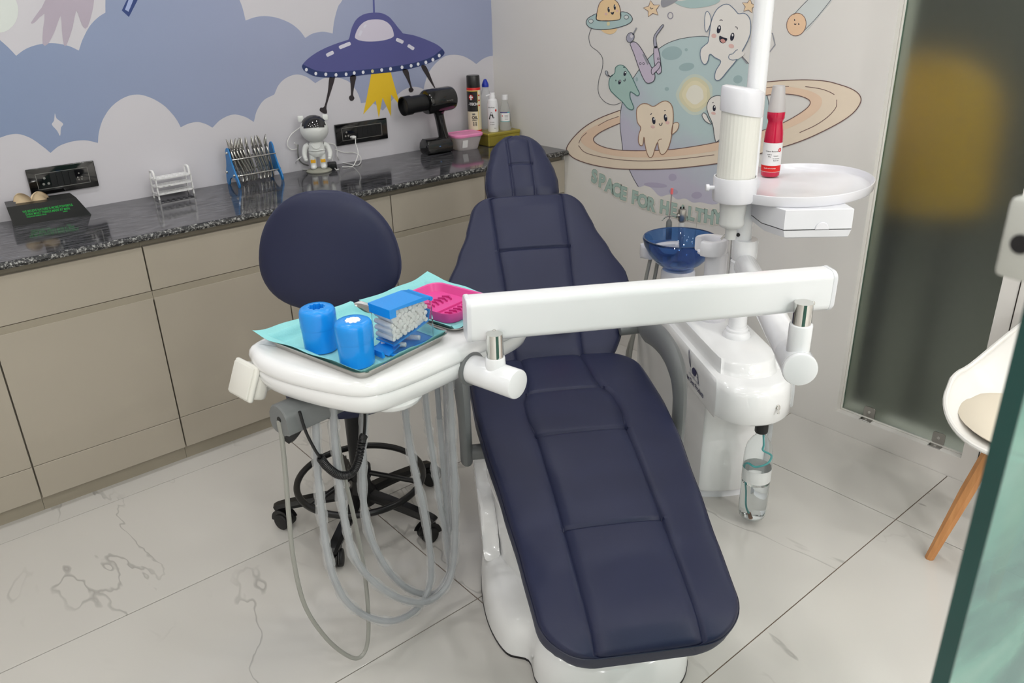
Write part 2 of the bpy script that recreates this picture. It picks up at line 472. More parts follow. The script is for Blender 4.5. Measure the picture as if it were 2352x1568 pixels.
up = humps([
    [(1127, -160), (1127, -150)],
    [(1127, -150), (830, -150), (800, -40), (786, 0), (777, 14), (770, 37), (766, 58), (764, 77)],
    [(764, 77), (752, 74), (738, 73), (718, 77), (701, 87)],
    [(701, 87), (688, 70), (668, 54), (640, 42), (612, 37), (588, 39), (564, 47)],
    [(564, 47), (558, 22), (550, 0), (530, -40), (480, -150), (300, -150), (244, -60), (242, 0), (242, 29)],
    [(242, 29), (225, 40), (206, 60), (190, 90), (181, 116)],
    [(181, 116), (156, 105), (120, 99), (85, 103), (58, 113), (37, 128)],
    [(37, 128), (20, 110), (0, 92), (-60, 40)]])
fill('A', low + up, M_sky, 0, 'sky_print')
fill('A', ell(-2, 25, 44, 50), pc('pale_moon', 214, 220, 216), 1)
fill('A', smooth2([(108, -60), (104, 0), (86, 30), (71, 52), (79, 52), (102, 31), (99, 65), (98, 101), (110, 101), (127, 68), (139, 36), (142, 70), (146, 101), (153, 103), (167, 62), (175, 24), (184, 46), (192, 63), (201, 62), (211, 30), (216, 0), (220, -60)], 2), pc('mauve', 178, 168, 182), 2)
fill('A', [(279.6, 24), (296, 39), (316, 0), (336, -44), (312, -60), (291, 0)], pc('navy', 46, 66, 122), 2)
fill('A', [(287, 22), (295, 27), (306, 0), (318, -30), (306, -36), (295, 0)], pc('pale_blue', 160, 174, 214), 3)
fill('A', smooth2([(126, 260), (130, 272), (145, 284), (140, 293), (138, 312), (131, 300), (119, 286), (124, 277)], 3), M_wallA, 1, 'star_print')
# saucer
Z = (600, 0); s = 3.92
body = smooth2(cv([(365, 600), (376, 574), (430, 520), (520, 460), (640, 405), (783, 357)], Z, s), 5, False) + \
    smooth2(cv([(790, 345), (796, 325), (806, 280), (825, 225), (860, 170), (920, 130), (1000, 114), (1080, 118), (1145, 148), (1190, 195), (1225, 240), (1275, 300)], Z, s), 5, False) + \
    smooth2(cv([(1280, 301), (1380, 320), (1480, 355), (1570, 395), (1625, 435), (1650, 475), (1620, 515), (1540, 555), (1430, 595), (1280, 632), (1120, 655), (960, 670), (780, 692), (620, 698), (500, 690), (430, 665), (380, 630)], Z, s), 5, False)
fill('A', body, pc('saucer', 84, 86, 142), 3, 'saucer_print')
rim = smooth2(cv([(372, 580), (420, 602), (480, 630), (560, 645), (700, 645), (860, 632), (1000, 620), (1150, 602), (1300, 580), (1430, 550), (1540, 508), (1628, 440)], Z, s), 4, False) + \
    smooth2(cv([(1650, 475), (1620, 515), (1540, 555), (1430, 595), (1280, 632), (1120, 655), (960, 670), (780, 692), (620, 698), (500, 690), (430, 665), (380, 630), (365, 600)], Z, s), 4, False)
fill('A', rim, pc('rim_navy', 40, 56, 106), 4)
for i, q in enumerate(cv([(405, 627), (490, 662), (580, 669), (672, 674), (763, 668), (836, 657), (916, 650), (1000, 641), (1083, 630), (1163, 620), (1266, 606), (1348, 592), (1411, 577), (1481, 561), (1544, 537), (1601, 500)], Z, s)):
    fill('A', ell(q[0], q[1], 3.3, 4.1, 0, 12), pc('dot', 226, 228, 236) if i != 7 else pc('dot_yellow', 214, 204, 150), 5)
fill('A', smooth2(cv([(843, 325), (862, 270), (898, 220), (945, 188), (1005, 175), (1080, 178), (1138, 205), (1175, 250), (1193, 312), (1180, 336), (1130, 356), (1050, 370), (950, 373), (880, 362), (848, 345)], Z, s), 4), pc('dome_glass', 206, 200, 216), 4)
for (x0, y0, x1, y1, wd) in ((700, 430, 803, 388, 33), (585, 500, 650, 468, 33), (1213, 352, 1278, 382, 32), (1318, 407, 1374, 442, 30), (880, 322, 902, 275, 24), (922, 248, 942, 222, 18)):
    a, q = cv([(x0, y0), (x1, y1)], Z, s); ang = math.degrees(math.atan2(q[1] - a[1], q[0] - a[0])); L = hypot(q[0] - a[0], q[1] - a[1])
    fill('A', [(a[0] + (q[0] - a[0]) / 2 + cos(radians(ang)) * px - sin(radians(ang)) * py, a[1] + (q[1] - a[1]) / 2 + sin(radians(ang)) * px + cos(radians(ang)) * py)
               for px, py in rrect(-L / 2, L / 2, -wd / s / 2, wd / s / 2, wd / s * 0.32, 3)], pc('slot', 214, 212, 226), 5)
M_leg = pc('saucer_leg', 46, 40, 44)
fill('A', smooth2(cv([(612, 700), (640, 698), (663, 700), (625, 830), (587, 955), (592, 1005), (586, 1022), (555, 1018), (525, 995), (533, 968), (568, 955), (600, 810)], Z, s), 3), M_leg, 4)
fill('A', smooth2(cv([(800, 686), (853, 683), (838, 770), (826, 850), (838, 880), (828, 902), (806, 907), (790, 890), (792, 865), (806, 850), (804, 760)], Z, s), 3), M_leg, 4)
fill('A', smooth2(cv([(1270, 632), (1318, 627), (1338, 710), (1355, 782), (1371, 805), (1360, 826), (1340, 830), (1326, 815), (1328, 795), (1340, 782), (1308, 710)], Z, s), 3), M_leg, 4)
fill('A', smooth2(cv([(1437, 598), (1480, 592), (1525, 690), (1572, 800), (1610, 806), (1610, 825), (1590, 855), (1568, 860), (1560, 840), (1564, 805), (1500, 705)], Z, s), 3), M_leg, 4)
fill('A', cv([(990, 662), (1165, 648), (1205, 790), (1252, 955), (1168, 850), (1168, 1048), (1092, 880), (1058, 1062), (1030, 905), (918, 1030), (955, 850)], Z, s), pc('flame', 226, 188, 40), 2, 'flame_print')
fill('A', cv([(998, -260), (1010, -260), (1023, 116), (1007, 116)], Z, s), pc('antenna', 84, 90, 150), 2)

def pc(name, r, g, b, var=0.05):
    f = 0.0 if name[:4] in ('line', 'eye') else 0.24
    return mat('printb_' + name, C(r + (222 - r) * f, g + (219 - g) * f, b + (215 - b) * f), 0.55, var=var, vscale=5)
# ---- right wall: ringed planet with cartoon teeth
Z = (1270, 0); s = 2.8
def planet_mat():
    m = bpy.data.materials.new('print_planet'); m.use_nodes = True
    nt = m.node_tree; N = nt.nodes; b = N['Principled BSDF']; b.inputs['Roughness'].default_value = 0.55
    tc = N.new('ShaderNodeTexCoord'); sp = N.new('ShaderNodeSeparateXYZ'); nt.links.new(tc.outputs['Object'], sp.inputs[0])
    nz = N.new('ShaderNodeTexNoise'); nz.inputs['Scale'].default_value = 5; nz.inputs['Detail'].default_value = 3; nt.links.new(tc.outputs['Object'], nz.inputs['Vector'])
    dg = N.new('ShaderNodeMath'); dg.operation = 'MULTIPLY_ADD'; dg.inputs[1].default_value = -0.55; nt.links.new(sp.outputs['Y'], dg.inputs[0]); nt.links.new(sp.outputs['Z'], dg.inputs[2])
    ad = N.new('ShaderNodeMath'); ad.operation = 'MULTIPLY_ADD'; ad.inputs[1].default_value = 0.35; nt.links.new(nz.outputs['Fac'], ad.inputs[0]); nt.links.new(dg.outputs[0], ad.inputs[2])
    mr = N.new('ShaderNodeMapRange'); mr.inputs['From Min'].default_value = -0.10; mr.inputs['From Max'].default_value = 0.13
    nt.links.new(ad.outputs[0], mr.inputs['Value'])
    mx = N.new('ShaderNodeMix'); mx.data_type = 'RGBA'; mx.inputs['A'].default_value = C(190, 187, 204); mx.inputs['B'].default_value = C(184, 204, 205)
    nt.links.new(mr.outputs['Result'], mx.inputs['Factor'])
    nt.links.new(mx.outputs['Result'], b.inputs['Base Color'])
    return m
M_line = pc('line', 62, 66, 76); M_brown = pc('line_brown', 112, 82, 78); M_teal = pc('line_teal', 70, 116, 112)
planet = smooth2(cv([(432, 800), (440, 690), (470, 580), (525, 490), (600, 390), (700, 300), (800, 255), (930, 234), (1010, 240), (1110, 280), (1210, 356), (1290, 450), (1350, 550), (1386, 650), (1385, 780), (1350, 920), (1270, 1080), (1150, 1240), (1050, 1312),
     (950, 1300), (900, 1302), (850, 1276), (800, 1282), (750, 1250), (690, 1262), (640, 1215), (600, 1190), (550, 1202), (520, 1150), (490, 1088), (450, 970)], Z, s), 4)
fill('B', planet, planet_mat(), 0, 'planet_print')
stroke('B', smooth2(cv([(450, 968), (432, 800), (440, 690), (470, 580), (525, 490), (600, 390), (700, 300), (800, 255), (930, 234), (1010, 240), (1110, 280), (1210, 356), (1290, 450), (1350, 550), (1386, 650), (1385, 780)], Z, s), 5, False), 1.1, M_line, 1)
stroke('B', smooth2(cv([(490, 1088), (520, 1150), (550, 1200)], Z, s), 4, False), 1.1, M_line, 1)
M_spot = pc('planet_spot', 140, 172, 176); M_spot2 = pc('planet_spot_violet', 160, 152, 184)
for (x, y, rx, ry, a) in ((765, 342, 66, 44, -8), (860, 430, 50, 26, -10), (858, 320, 10, 10, 0), (733, 572, 14, 13, 0), (1190, 510, 30, 26, -20), (540, 510, 8, 14, 0)):
    q = cv([(x, y)], Z, s)[0]; fill('B', ell(q[0], q[1], rx / s, ry / s, a), M_spot, 1)
for (x, y, rx, ry, a) in ((770, 1140, 26, 24, 0), (660, 1190, 75, 16, 5), (925, 1255, 34, 22, -5), (775, 1232, 30, 18, 8)):
    q = cv([(x, y)], Z, s)[0]; fill('B', ell(q[0], q[1], rx / s, ry / s, a), M_spot2, 1)
for (r, col, ly) in ((118, (196, 210, 196), 1), (100, (216, 210, 168), 2), (80, (230, 220, 178), 3), (56, (236, 232, 214), 4)):
    q = cv([(915, 608)], Z, s)[0]; fill('B', smooth2([(q[0] + r / s * (1 + 0.06 * sin(5 * t + r)) * cos(t), q[1] + 1.08 * r / s * (1 + 0.05 * cos(4 * t)) * sin(t)) for t in (2 * pi * i / 14 for i in range(14))], 3), pc('glow%d' % r, *col), ly)
# ring
outer = [(435, 708), (300, 760), (200, 820), (130, 888), (92, 945), (95, 975), (130, 1012), (200, 1043), (300, 1068), (420, 1084), (550, 1088), (700, 1086), (850, 1076), (1050, 1052), (1200, 1022), (1340, 985), (1480, 945), (1600, 905), (1720, 853), (1850, 785), (1930, 728), (1972, 675), (1983, 635), (1965, 600), (1920, 570), (1850, 545), (1760, 522), (1640, 513), (1500, 516), (1370, 527)]
inner = [(1370, 612), (1460, 603), (1560, 610), (1630, 630), (1657, 655), (1640, 690), (1580, 735), (1480, 790), (1350, 838), (1200, 880), (1050, 915), (900, 942), (750, 962), (600, 968), (450, 966), (350, 951), (285, 925), (262, 895), (285, 865), (340, 832), (432, 792)]
O2, I2 = smooth2(cv(outer, Z, s), 4, False), smooth2(cv(inner, Z, s), 4, False)
fill('B', O2 + I2, pc('ring', 232, 212, 186), 5, 'ring_print')
inner_b = [(1372, 560), (1500, 556), (1640, 580), (1720, 620), (1730, 670), (1690, 725), (1600, 785), (1480, 838), (1340, 890), (1200, 930), (1050, 968), (900, 992), (750, 1008), (600, 1012), (420, 1004), (290, 975), (200, 930), (180, 890), (205, 850), (290, 800), (434, 745)]
fill('B', smooth2(cv(inner_b, Z, s), 4, False) + I2[::-1] if False else smooth2(cv(inner_b, Z, s), 4, False) + list(reversed(I2)), pc('ring_peach', 232, 196, 164), 6)
stroke('B', O2, 1.6, M_brown, 7); stroke('B', I2, 1.4, M_brown, 7)
stroke('B', smooth2(cv([(1375, 563), (1450, 556), (1520, 555)], Z, s), 4, False), 1.0, M_brown, 7)
stroke('B', smooth2(cv([(1625, 556), (1720, 570), (1780, 590), (1812, 608)], Z, s), 4, False), 1.2, M_brown, 7)
stroke('B', smooth2(cv([(1828, 640), (1822, 690), (1770, 750), (1690, 805), (1588, 852)], Z, s), 4, False), 1.2, M_brown, 7)
stroke('B', smooth2(cv([(220, 852), (185, 885), (168, 920)], Z, s), 4, False), 1.0, M_brown, 7)
stroke('B', smooth2(cv([(166, 935), (210, 980), (320, 1010), (470, 1030), (640, 1033), (850, 1018), (1040, 995)], Z, s), 4, False), 1.1, M_brown, 7)
stroke('B', smooth2(cv([(292, 808), (350, 775), (425, 748)], Z, s), 4, False), 1.0, M_brown, 7)

def face(eyes, brow, mouth, cheeks, lay, er=(13, 27, 12), col=None):
    mk = pc('eye', 40, 42, 58)
    for (x, y) in eyes:
        q = cv([(x, y)], Z, s)[0]
        fill('B', ell(q[0], q[1], er[0] / s, er[1] / s, er[2], 16), mk, lay)
        fill('B', ell(q[0] + 1, q[1] - er[1] / s * 0.4, er[0] / s * 0.42, er[1] / s * 0.3, 0, 10), pc('eye_glint', 236, 236, 236), lay + 1)
    for B in brow:
        stroke('B', smooth2(cv(B, Z, s), 3, False), 1.3, mk, lay)
    if mouth: stroke('B', smooth2(cv(mouth, Z, s), 4, False), 1.3, mk, lay)
    for (x, y, rx, ry) in cheeks:
        q = cv([(x, y)], Z, s)[0]; fill('B', ell(q[0], q[1], rx / s, ry / s, 15, 16), pc('cheek', 226, 176, 168), lay)
# big waving tooth
tooth = [(1010, 210), (1020, 140), (1050, 70), (1090, 35), (1130, 28), (1170, 60), (1195, 88), (1230, 85), (1262, 108), (1275, 160), (1268, 230), (1230, 310), (1180, 390), (1130, 450), (1085, 505), (1058, 517), (1043, 500), (1050, 455), (1082, 395), (1045, 370), (1012, 348), (1000, 390), (985, 412), (965, 405), (950, 360), (955, 315), (985, 285), (1000, 270)]
T = smooth2(cv(tooth, Z, s), 4)
fill('B', T, pc('tooth', 236, 232, 226), 8, 'tooth_print'); stroke('B', T, 1.4, pc('line_blue', 104, 122, 146), 9, True)
A = smooth2(cv([(1012, 165), (988, 205), (978, 160), (982, 95), (993, 73), (1008, 85), (1020, 125)], Z, s), 4)
fill('B', A, pc('tooth', 236, 232, 226), 8); stroke('B', A, 1.2, pc('line_blue', 104, 122, 146), 9, True)
A = smooth2(cv([(1192, 318), (1160, 345), (1138, 352), (1135, 375), (1160, 386), (1200, 375), (1232, 345)], Z, s), 4)
fill('B', A, pc('tooth', 236, 232, 226), 10); stroke('B', A[:20], 1.2, pc('line_blue', 104, 122, 146), 11)
face([(1070, 188), (1156, 236)], [[(1075, 132), (1085, 127), (1094, 133)], [(1175, 172), (1186, 175), (1190, 188)]], None, [(1038, 230, 16, 14), (1150, 296, 18, 14)], 10)
fill('B', smooth2(cv([(1074, 230), (1100, 240), (1124, 248), (1112, 272), (1092, 278), (1074, 262)], Z, s), 4), pc('eye', 40, 42, 58), 10)
fill('B', smooth2(cv([(1080, 258), (1098, 250), (1114, 266), (1096, 276)], Z, s), 4), pc('tongue', 206, 134, 124), 11)
# cream tooth in front of ring
tooth = [(540, 720), (548, 690), (575, 668), (610, 668), (650, 684), (700, 655), (735, 650), (765, 675), (776, 730), (772, 820), (760, 900), (740, 960), (715, 990), (695, 988), (682, 950), (676, 915), (660, 950), (645, 1000), (625, 1012), (608, 985), (595, 930), (588, 880), (580, 930), (562, 932), (552, 905), (556, 860), (568, 820), (546, 785)]
T = smooth2(cv(tooth, Z, s), 4)
fill('B', T, pc('tooth_cream', 238, 218, 190), 8, 'tooth_print'); stroke('B', T, 1.5, pc('line_tan', 156, 120, 98), 9, True)
A = smooth2(cv([(774, 800), (795, 787), (812, 795), (805, 830), (785, 852), (764, 860)], Z, s), 4)
fill('B', A, pc('tooth_cream', 238, 218, 190), 8); stroke('B', A, 1.2, pc('line_tan', 156, 120, 98), 9, True)
stroke('B', smooth2(cv([(676, 915), (685, 898), (704, 893)], Z, s), 4, False), 1.2, pc('line_tan', 156, 120, 98), 9)
face([(651, 775), (727, 757)], [[(630, 738), (638, 728)], [(718, 712), (728, 710)]], [(686, 793), (692, 806), (702, 802), (706, 788)], [(645, 815, 14, 10), (740, 788, 13, 11)], 10, (11, 24, -8))
# green tooth at the left of the planet
T = smooth2(cv([(400, 470), (405, 435), (430, 418), (460, 425), (490, 460), (515, 505), (540, 560), (558, 600), (545, 615), (522, 600), (500, 590), (498, 625), (515, 670), (522, 695), (505, 705), (478, 690), (450, 655), (400, 610), (370, 575), (362, 530), (375, 490)], Z, s), 4)
fill('B', T, pc('tooth_green', 150, 188, 180), 8, 'tooth_print'); stroke('B', T, 1.3, M_teal, 9, True)
face([(466, 472), (432, 527)], [[(455, 433), (466, 432)], [(407, 512), (408, 522)]], [(455, 518), (466, 520), (468, 505)], [], 10, (9, 16, 15))
A = smooth2(cv([(372, 490), (350, 485), (338, 465), (345, 455), (355, 462), (357, 480)], Z, s), 4)
fill('B', A, pc('curl', 170, 176, 184), 9); stroke('B', A, 1.0, M_line, 10, True); stroke('B', smooth2(cv([(357, 482), (372, 492), (388, 484)], Z, s), 4, False), 1.2, M_line, 10)
stroke('B', smooth2(cv([(248, 182), (232, 235), (245, 295), (290, 330), (320, 375), (318, 440), (295, 520), (295, 600), (335, 655), (390, 674), (440, 660)], Z, s), 5, False), 0.9, M_line, 3)
# ghost-like tooth half hidden by the cup tube
T = smooth2(cv([(992, 690), (1005, 645), (1035, 620), (1075, 615), (1110, 640), (1120, 700), (1110, 800), (1090, 870), (1055, 912), (1042, 880), (1030, 800), (1005, 740)], Z, s), 4)
fill('B', T, pc('tooth', 236, 232, 226), 8, 'tooth_print'); stroke('B', T, 1.2, M_line, 9, True)
A = smooth2(cv([(1022, 798), (985, 780), (962, 745), (970, 726), (988, 735), (1005, 770)], Z, s), 4)
fill('B', A, pc('tooth', 236, 232, 226), 8); stroke('B', A, 1.1, M_line, 9, True)
face([(1040, 695)], [[(1028, 662), (1036, 656)]], None, [(1035, 728, 15, 9)], 10, (10, 20, 0))
# purple handpiece and probe
M_pur = pc('purple', 190, 176, 200)
T = smooth2(cv([(505, 300), (500, 280), (520, 268), (545, 280), (575, 320), (630, 420), (658, 480), (650, 520), (615, 535), (590, 515), (560, 450), (525, 350)], Z, s), 4)
fill('B', T, M_pur, 8, 'handpiece_print'); stroke('B', T, 1.2, M_line, 9, True)
fill('B', cv([(577, 350), (586, 345), (620, 408), (610, 418)], Z, s), pc('slot_grey', 130, 132, 142), 9)
q = cv([(500, 240)], Z, s)[0]; fill('B', ell(q[0], q[1], 24 / s, 32 / s, 20), pc('metal_violet', 150, 150, 172), 8); stroke('B', ell(q[0], q[1], 24 / s, 32 / s, 20), 1.0, M_line, 9, True); fill('B', ell(q[0] + 3, q[1] - 3, 10 / s, 12 / s), pc('slot2', 206, 204, 212), 9)
stroke('B', cv([(515, 225), (540, 178)], Z, s), 2.4, pc('slot_grey', 130, 132, 142), 8)
T = smooth2(cv([(652, 310), (675, 303), (690, 360), (700, 450), (690, 472), (672, 470), (655, 400)], Z, s), 4)
fill('B', T, M_pur, 8); stroke('B', T, 1.1, M_line, 9, True)
A = smooth2(cv([(655, 303), (650, 240), (680, 190), (708, 158), (713, 168), (690, 200), (665, 242), (672, 302)], Z, s), 3)
fill('B', A, pc('metal_violet', 150, 150, 172), 8); stroke('B', A, 1.0, M_line, 9, True)
A = smooth2(cv([(636, 465), (640, 440), (662, 420), (682, 398), (695, 410), (685, 440), (660, 465), (645, 480)], Z, s), 4)
fill('B', A, M_pur, 10); stroke('B', A, 1.1, M_line, 11, True)
for (x, y) in ((565, 408), (586, 408), (680, 378)):
    q = cv([(x, y)], Z, s)[0]; stroke('B', ell(q[0], q[1], 2.3, 2.3, 0, 10), 0.8, M_line, 10, True)
# small orange pilot in a saucer, stars, comet, tools at the top
T = smooth2(cv([(282, 128), (287, 70), (305, 15), (345, -8), (385, -8), (420, 20), (436, 70), (435, 120), (400, 132), (340, 133)], Z, s), 4)
fill('B', T, pc('orange', 240, 200, 140), 3, 'saucer_print'); stroke('B', T, 1.2, M_brown, 4, True)
T = smooth2(cv([(216, 150), (225, 120), (255, 100), (283, 90), (284, 126), (340, 135), (410, 130), (436, 118), (437, 78), (480, 82), (510, 110), (505, 140), (460, 165), (380, 185), (300, 190), (240, 178)], Z, s), 4)
fill('B', T, pc('saucer_teal', 160, 192, 192), 4); stroke('B', T, 1.2, M_line, 5, True)
fill('B', smooth2(cv([(312, 192), (360, 190), (412, 184), (400, 208), (370, 220), (335, 212)], Z, s), 4), pc('orange', 240, 200, 140), 3)
for (x, y) in ((246, 136), (474, 110)):
    q = cv([(x, y)], Z, s)[0]; fill('B', ell(q[0], q[1], 5.2, 4.6), pc('porthole', 206, 216, 214), 5); stroke('B', ell(q[0], q[1], 5.2, 4.6), 0.8, M_line, 6, True)
q = cv([(358, 152)], Z, s)[0]; fill('B', ell(q[0], q[1], 3.6, 5), pc('porthole_y', 216, 206, 150), 5)
face([(360, 62), (399, 46)], [], None, [(343, 90, 9, 8), (415, 70, 8, 7)], 5, (7, 18, -5))
fill('B', smooth2(cv([(372, 78), (384, 80), (395, 75), (390, 92), (380, 93)], Z, s), 3), pc('eye', 40, 42, 58), 5)
def star(cx, cy, r, rot, lay=3):
    P = []
    for i in range(10):
        a = radians(rot + 36 * i); rr = r if i % 2 == 0 else r * 0.5
        P.append((cx + rr * cos(a), cy + rr * sin(a)))
    P = cv(P, Z, s); fill('B', P, pc('star', 240, 206, 160), lay, 'star_print'); stroke('B', P, 1.1, M_brown, lay + 1, True)
star(638, 58, 56, -100); star(1262, 40, 48, -80)
stroke('B', smooth2(cv([(628, 46), (634, 58), (646, 52)], Z, s), 3, False), 1.0, pc('eye', 40, 42, 58), 6)
q = cv([(756, 100)], Z, s)[0]; stroke('B', ell(q[0], q[1], 5.8, 7.4), 1.6, pc('line_lilac', 150, 146, 160), 3, True)
fill('B', smooth2(cv([(780, 10), (850, 2), (960, -30), (1060, -40), (1075, 5), (1010, 38), (900, 52), (830, 40)], Z, s), 4), pc('saucer_teal', 160, 192, 192), 3)
fill('B', smooth2(cv([(695, 20), (710, -10), (800, -20), (800, 5), (735, 40), (705, 45)], Z, s), 4), pc('slot_grey', 130, 132, 142), 4)
T = smooth2(cv([(1540, 100), (1600, 40), (1660, -20), (1800, -20), (1740, 70), (1680, 140), (1615, 200)], Z, s), 4)
fill('B', T, pc('comet_tail', 204, 212, 212), 2); stroke('B', smooth2(cv([(1550, 95), (1600, 40), (1650, -10)], Z, s), 4, False), 0.9, M_line, 3); stroke('B', smooth2(cv([(1615, 198), (1700, 110), (1800, -15)], Z, s), 4, False), 0.9, M_line, 3)
q = cv([(1567, 157)], Z, s)[0]; fill('B', ell(q[0], q[1], 62 / s, 74 / s, 15), pc('comet', 240, 194, 150), 3, 'comet_print'); stroke('B', ell(q[0], q[1], 62 / s, 74 / s, 15), 1.0, M_brown, 4, True)
face([(1556, 128), (1583, 154)], [], [(1553, 152), (1560, 158), (1566, 152)], [], 5, (4, 6, 0))
stroke('B', cv([(1400, 212), (1412, 212), (1430, 288), (1386, 345)], Z, s), 2.2, pc('slot_grey', 130, 132, 142), 3)
stroke('B', cv([(1205, 356), (1252, 410)], Z, s), 2.0, pc('slot_grey', 130, 132, 142), 5)

# lettering on the right wall
M_let = pc('letter', 152, 182, 172); M_letb = pc('letter_edge', 112, 142, 134); M_halo = pc('letter_halo', 232, 226, 214)
LET = [('S', 268, 1137, 13), ('P', 316, 1167, 15), ('A', 366, 1197, 16), ('C', 409, 1224, 14), ('E', 455, 1247, 13), ('F', 527, 1273, 12), ('O', 579, 1297, 11), ('R', 632, 1317, 10), ('H', 719, 1337, 8), ('E', 776, 1352, 7), ('A', 836, 1366, 6), ('L', 890, 1377, 6), ('T', 945, 1388, 6), ('H', 1005, 1398, 5), ('Y', 1062, 1400, 3)]
for (ch, x, y, tilt) in LET:
    q = cv([(x, y)], Z, s)[0]; c = wallpt('B', q[0], q[1], 0)
    up_ = wallpt('B', q[0], q[1] - 17, 0) - wallpt('B', q[0], q[1] + 17, 0)
    hgt = up_.length * 1.2
    t = radians(-tilt * 0.3)
    for (bd, m_, ly) in ((0.11, M_halo, 8), (0.062, M_letb, 9), (0.034, M_let, 10)):
        g = text_geo(ch, 1.0, bold=bd, sx=0.92)
        M = plane_M((WB - LAYER * (ly + 1), c.y, c.z), (0, -1, 0), (0, 0, 1)) @ Matrix.Rotation(t, 4, 'Z') @ Matrix.Scale(hgt, 4)
        o = obj('letter_' + ch.lower() if m_ is M_let else 'letter_edge', xf(g, M), m_, wall_b, smooth=False)
# ------------------------------------------------------------------ base cabinets and granite worktop
M_lam = mat('cabinet_laminate', C(170, 162, 148), 0.32, var=0.015, vscale=3)
M_car = mat('cabinet_carcass', C(156, 148, 132), 0.45, var=0.03)
M_dark = mat('cabinet_shadow_gap', C(96, 84, 70), 0.7)
YD = 2.728
UX = [0.2255 + 0.4765 * k for k in range(-2, 6)]
wheres = ['far along the wall past the tissue box', 'beyond the tissue box end of the worktop', 'below the tissue box', 'below the tube rack and forceps rack', 'below the astronaut lamp behind the stool', 'below the black handheld camera', ]
for i in range(len(UX) - 1):
    a, b_ = UX[i], UX[i + 1]
    lab = ['unit farthest from the corner', 'unit left of the tissue box', 'unit under the tissue box', 'unit under the white tube rack and forceps', 'unit under the astronaut lamp', 'unit under the black handheld device'][i] if i < 6 else 'corner unit'
    t = thing('base_cabinet', 'beige handleless base cabinet, ' + lab, 'cabinet', ((a + b_) / 2, YD, 0), 0, 'beige base cabinets in a row')
    w = b_ - a
    obj('body', join(box(-w / 2 + 0.0005, w / 2 - 0.0005, 0.026, WA - YD - 0.006, 0.052, 0.838)), M_car, t, smooth=False)
    obj('plinth', box(-w / 2 + 0.0005, w / 2 - 0.0005, 0.0262, 0.045, 0.0, 0.0515), M_car, t, smooth=False)
    gp = 0.0022
    obj('drawer_front', box(-w / 2 + gp, w / 2 - gp, 0.0, 0.018, 0.664, 0.816, 0.0012, 1), M_lam, t)
    obj('door', box(-w / 2 + gp, w / 2 - gp, 0.0, 0.018, 0.1795, 0.638, 0.0012, 1), M_lam, t)
    obj('base_panel', box(-w / 2 + gp, w / 2 - gp, 0.0, 0.018, 0.058, 0.1778, 0.0012, 1), M_lam, t)
    obj('finger_groove', xf(prism([(0, 0.0), (0.0245, 0.012), (0.0245, 0.03), (0, 0.03)], -w / 2 + 0.0005, w / 2 - 0.0005), plane_M((0, 0.0015, 0.632), (0, 1, 0), (0, 0, 1))), M_car, t, smooth=False)
def granite(name, streak):
    m = bpy.data.materials.new(name); m.use_nodes = True
    nt = m.node_tree; N = nt.nodes; L = nt.links; b = N['Principled BSDF']
    tc = N.new('ShaderNodeTexCoord'); mp = N.new('ShaderNodeMapping'); L.new(tc.outputs['Object'], mp.inputs[0])
    nz = N.new('ShaderNodeTexNoise'); L.new(mp.outputs[0], nz.inputs['Vector'])
    rp = N.new('ShaderNodeValToRGB'); L.new(nz.outputs['Fac'], rp.inputs['Fac'])
    e = rp.color_ramp.elements
    if streak:
        mp.inputs['Scale'].default_value = (14, 110, 40); nz.inputs['Scale'].default_value = 1.0; nz.inputs['Detail'].default_value = 5; nz.inputs['Roughness'].default_value = 0.65
        e[0].position = 0.42; e[0].color = C(24, 24, 28); e[1].position = 0.74; e[1].color = C(112, 112, 118)
        b.inputs['Roughness'].default_value = 0.09; b.inputs['Specular IOR Level'].default_value = 0.7
    else:
        nz.inputs['Scale'].default_value = 130; nz.inputs['Detail'].default_value = 3; nz.inputs['Roughness'].default_value = 0.7
        e[0].position = 0.5; e[0].color = C(24, 25, 27); e[1].position = 0.72; e[1].color = C(190, 190, 186)
        b.inputs['Roughness'].default_value = 0.35
        bp = N.new('ShaderNodeBump'); bp.inputs['Strength'].default_value = 0.8; bp.inputs['Distance'].default_value = 0.003
        L.new(nz.outputs['Fac'], bp.inputs['Height']); L.new(bp.outputs['Normal'], b.inputs['Normal'])
    L.new(rp.outputs['Color'], b.inputs['Base Color'])
    return m
wt = thing('worktop', 'long polished black granite worktop with a rough speckled front edge', 'worktop', (0.9, 2.95, 0.84))
TZ = 0.862
obj('slab', box(UX[0] - 0.9, WB - 0.9 - 0.0015, 2.708 - 2.95, WA - 2.95 - 0.0015, 0.0, TZ - 0.84, 0.001, 1), granite('granite_top', True), wt, smooth=False)
random.seed(4)
ed = [[], []]
n = 260
for i in range(n + 1):
    x = UX[0] - 0.9 + (WB - 0.003 - UX[0]) * i / n
    for (dy, dz) in ((0.0, 0.0215), (-0.006, 0.019), (-0.010, 0.0105), (-0.006, 0.002), (0.0, 0.0002)):
        j = 0.0012 if dy < 0 else 0
        ed[0].append(Vector((x, 2.708 - 2.95 + dy + random.uniform(-j, j), dz + random.uniform(-j, j) * 0.6)))
for i in range(n):
    for k in range(4):
        ed[1].append((i * 5 + k, (i + 1) * 5 + k, (i + 1) * 5 + k + 1, i * 5 + k + 1))
obj('front_edge', ed, granite('granite_rough', False), wt, label='rough chiselled speckled front edge')
# end panel strip between cabinets and the right wall is closed by the wall itself
struct('trim_3', box(WB - 0.0035, WB - 0.0005, YD + 0.002, 2.745, 0.0, 0.838), M_plain, smooth=False)
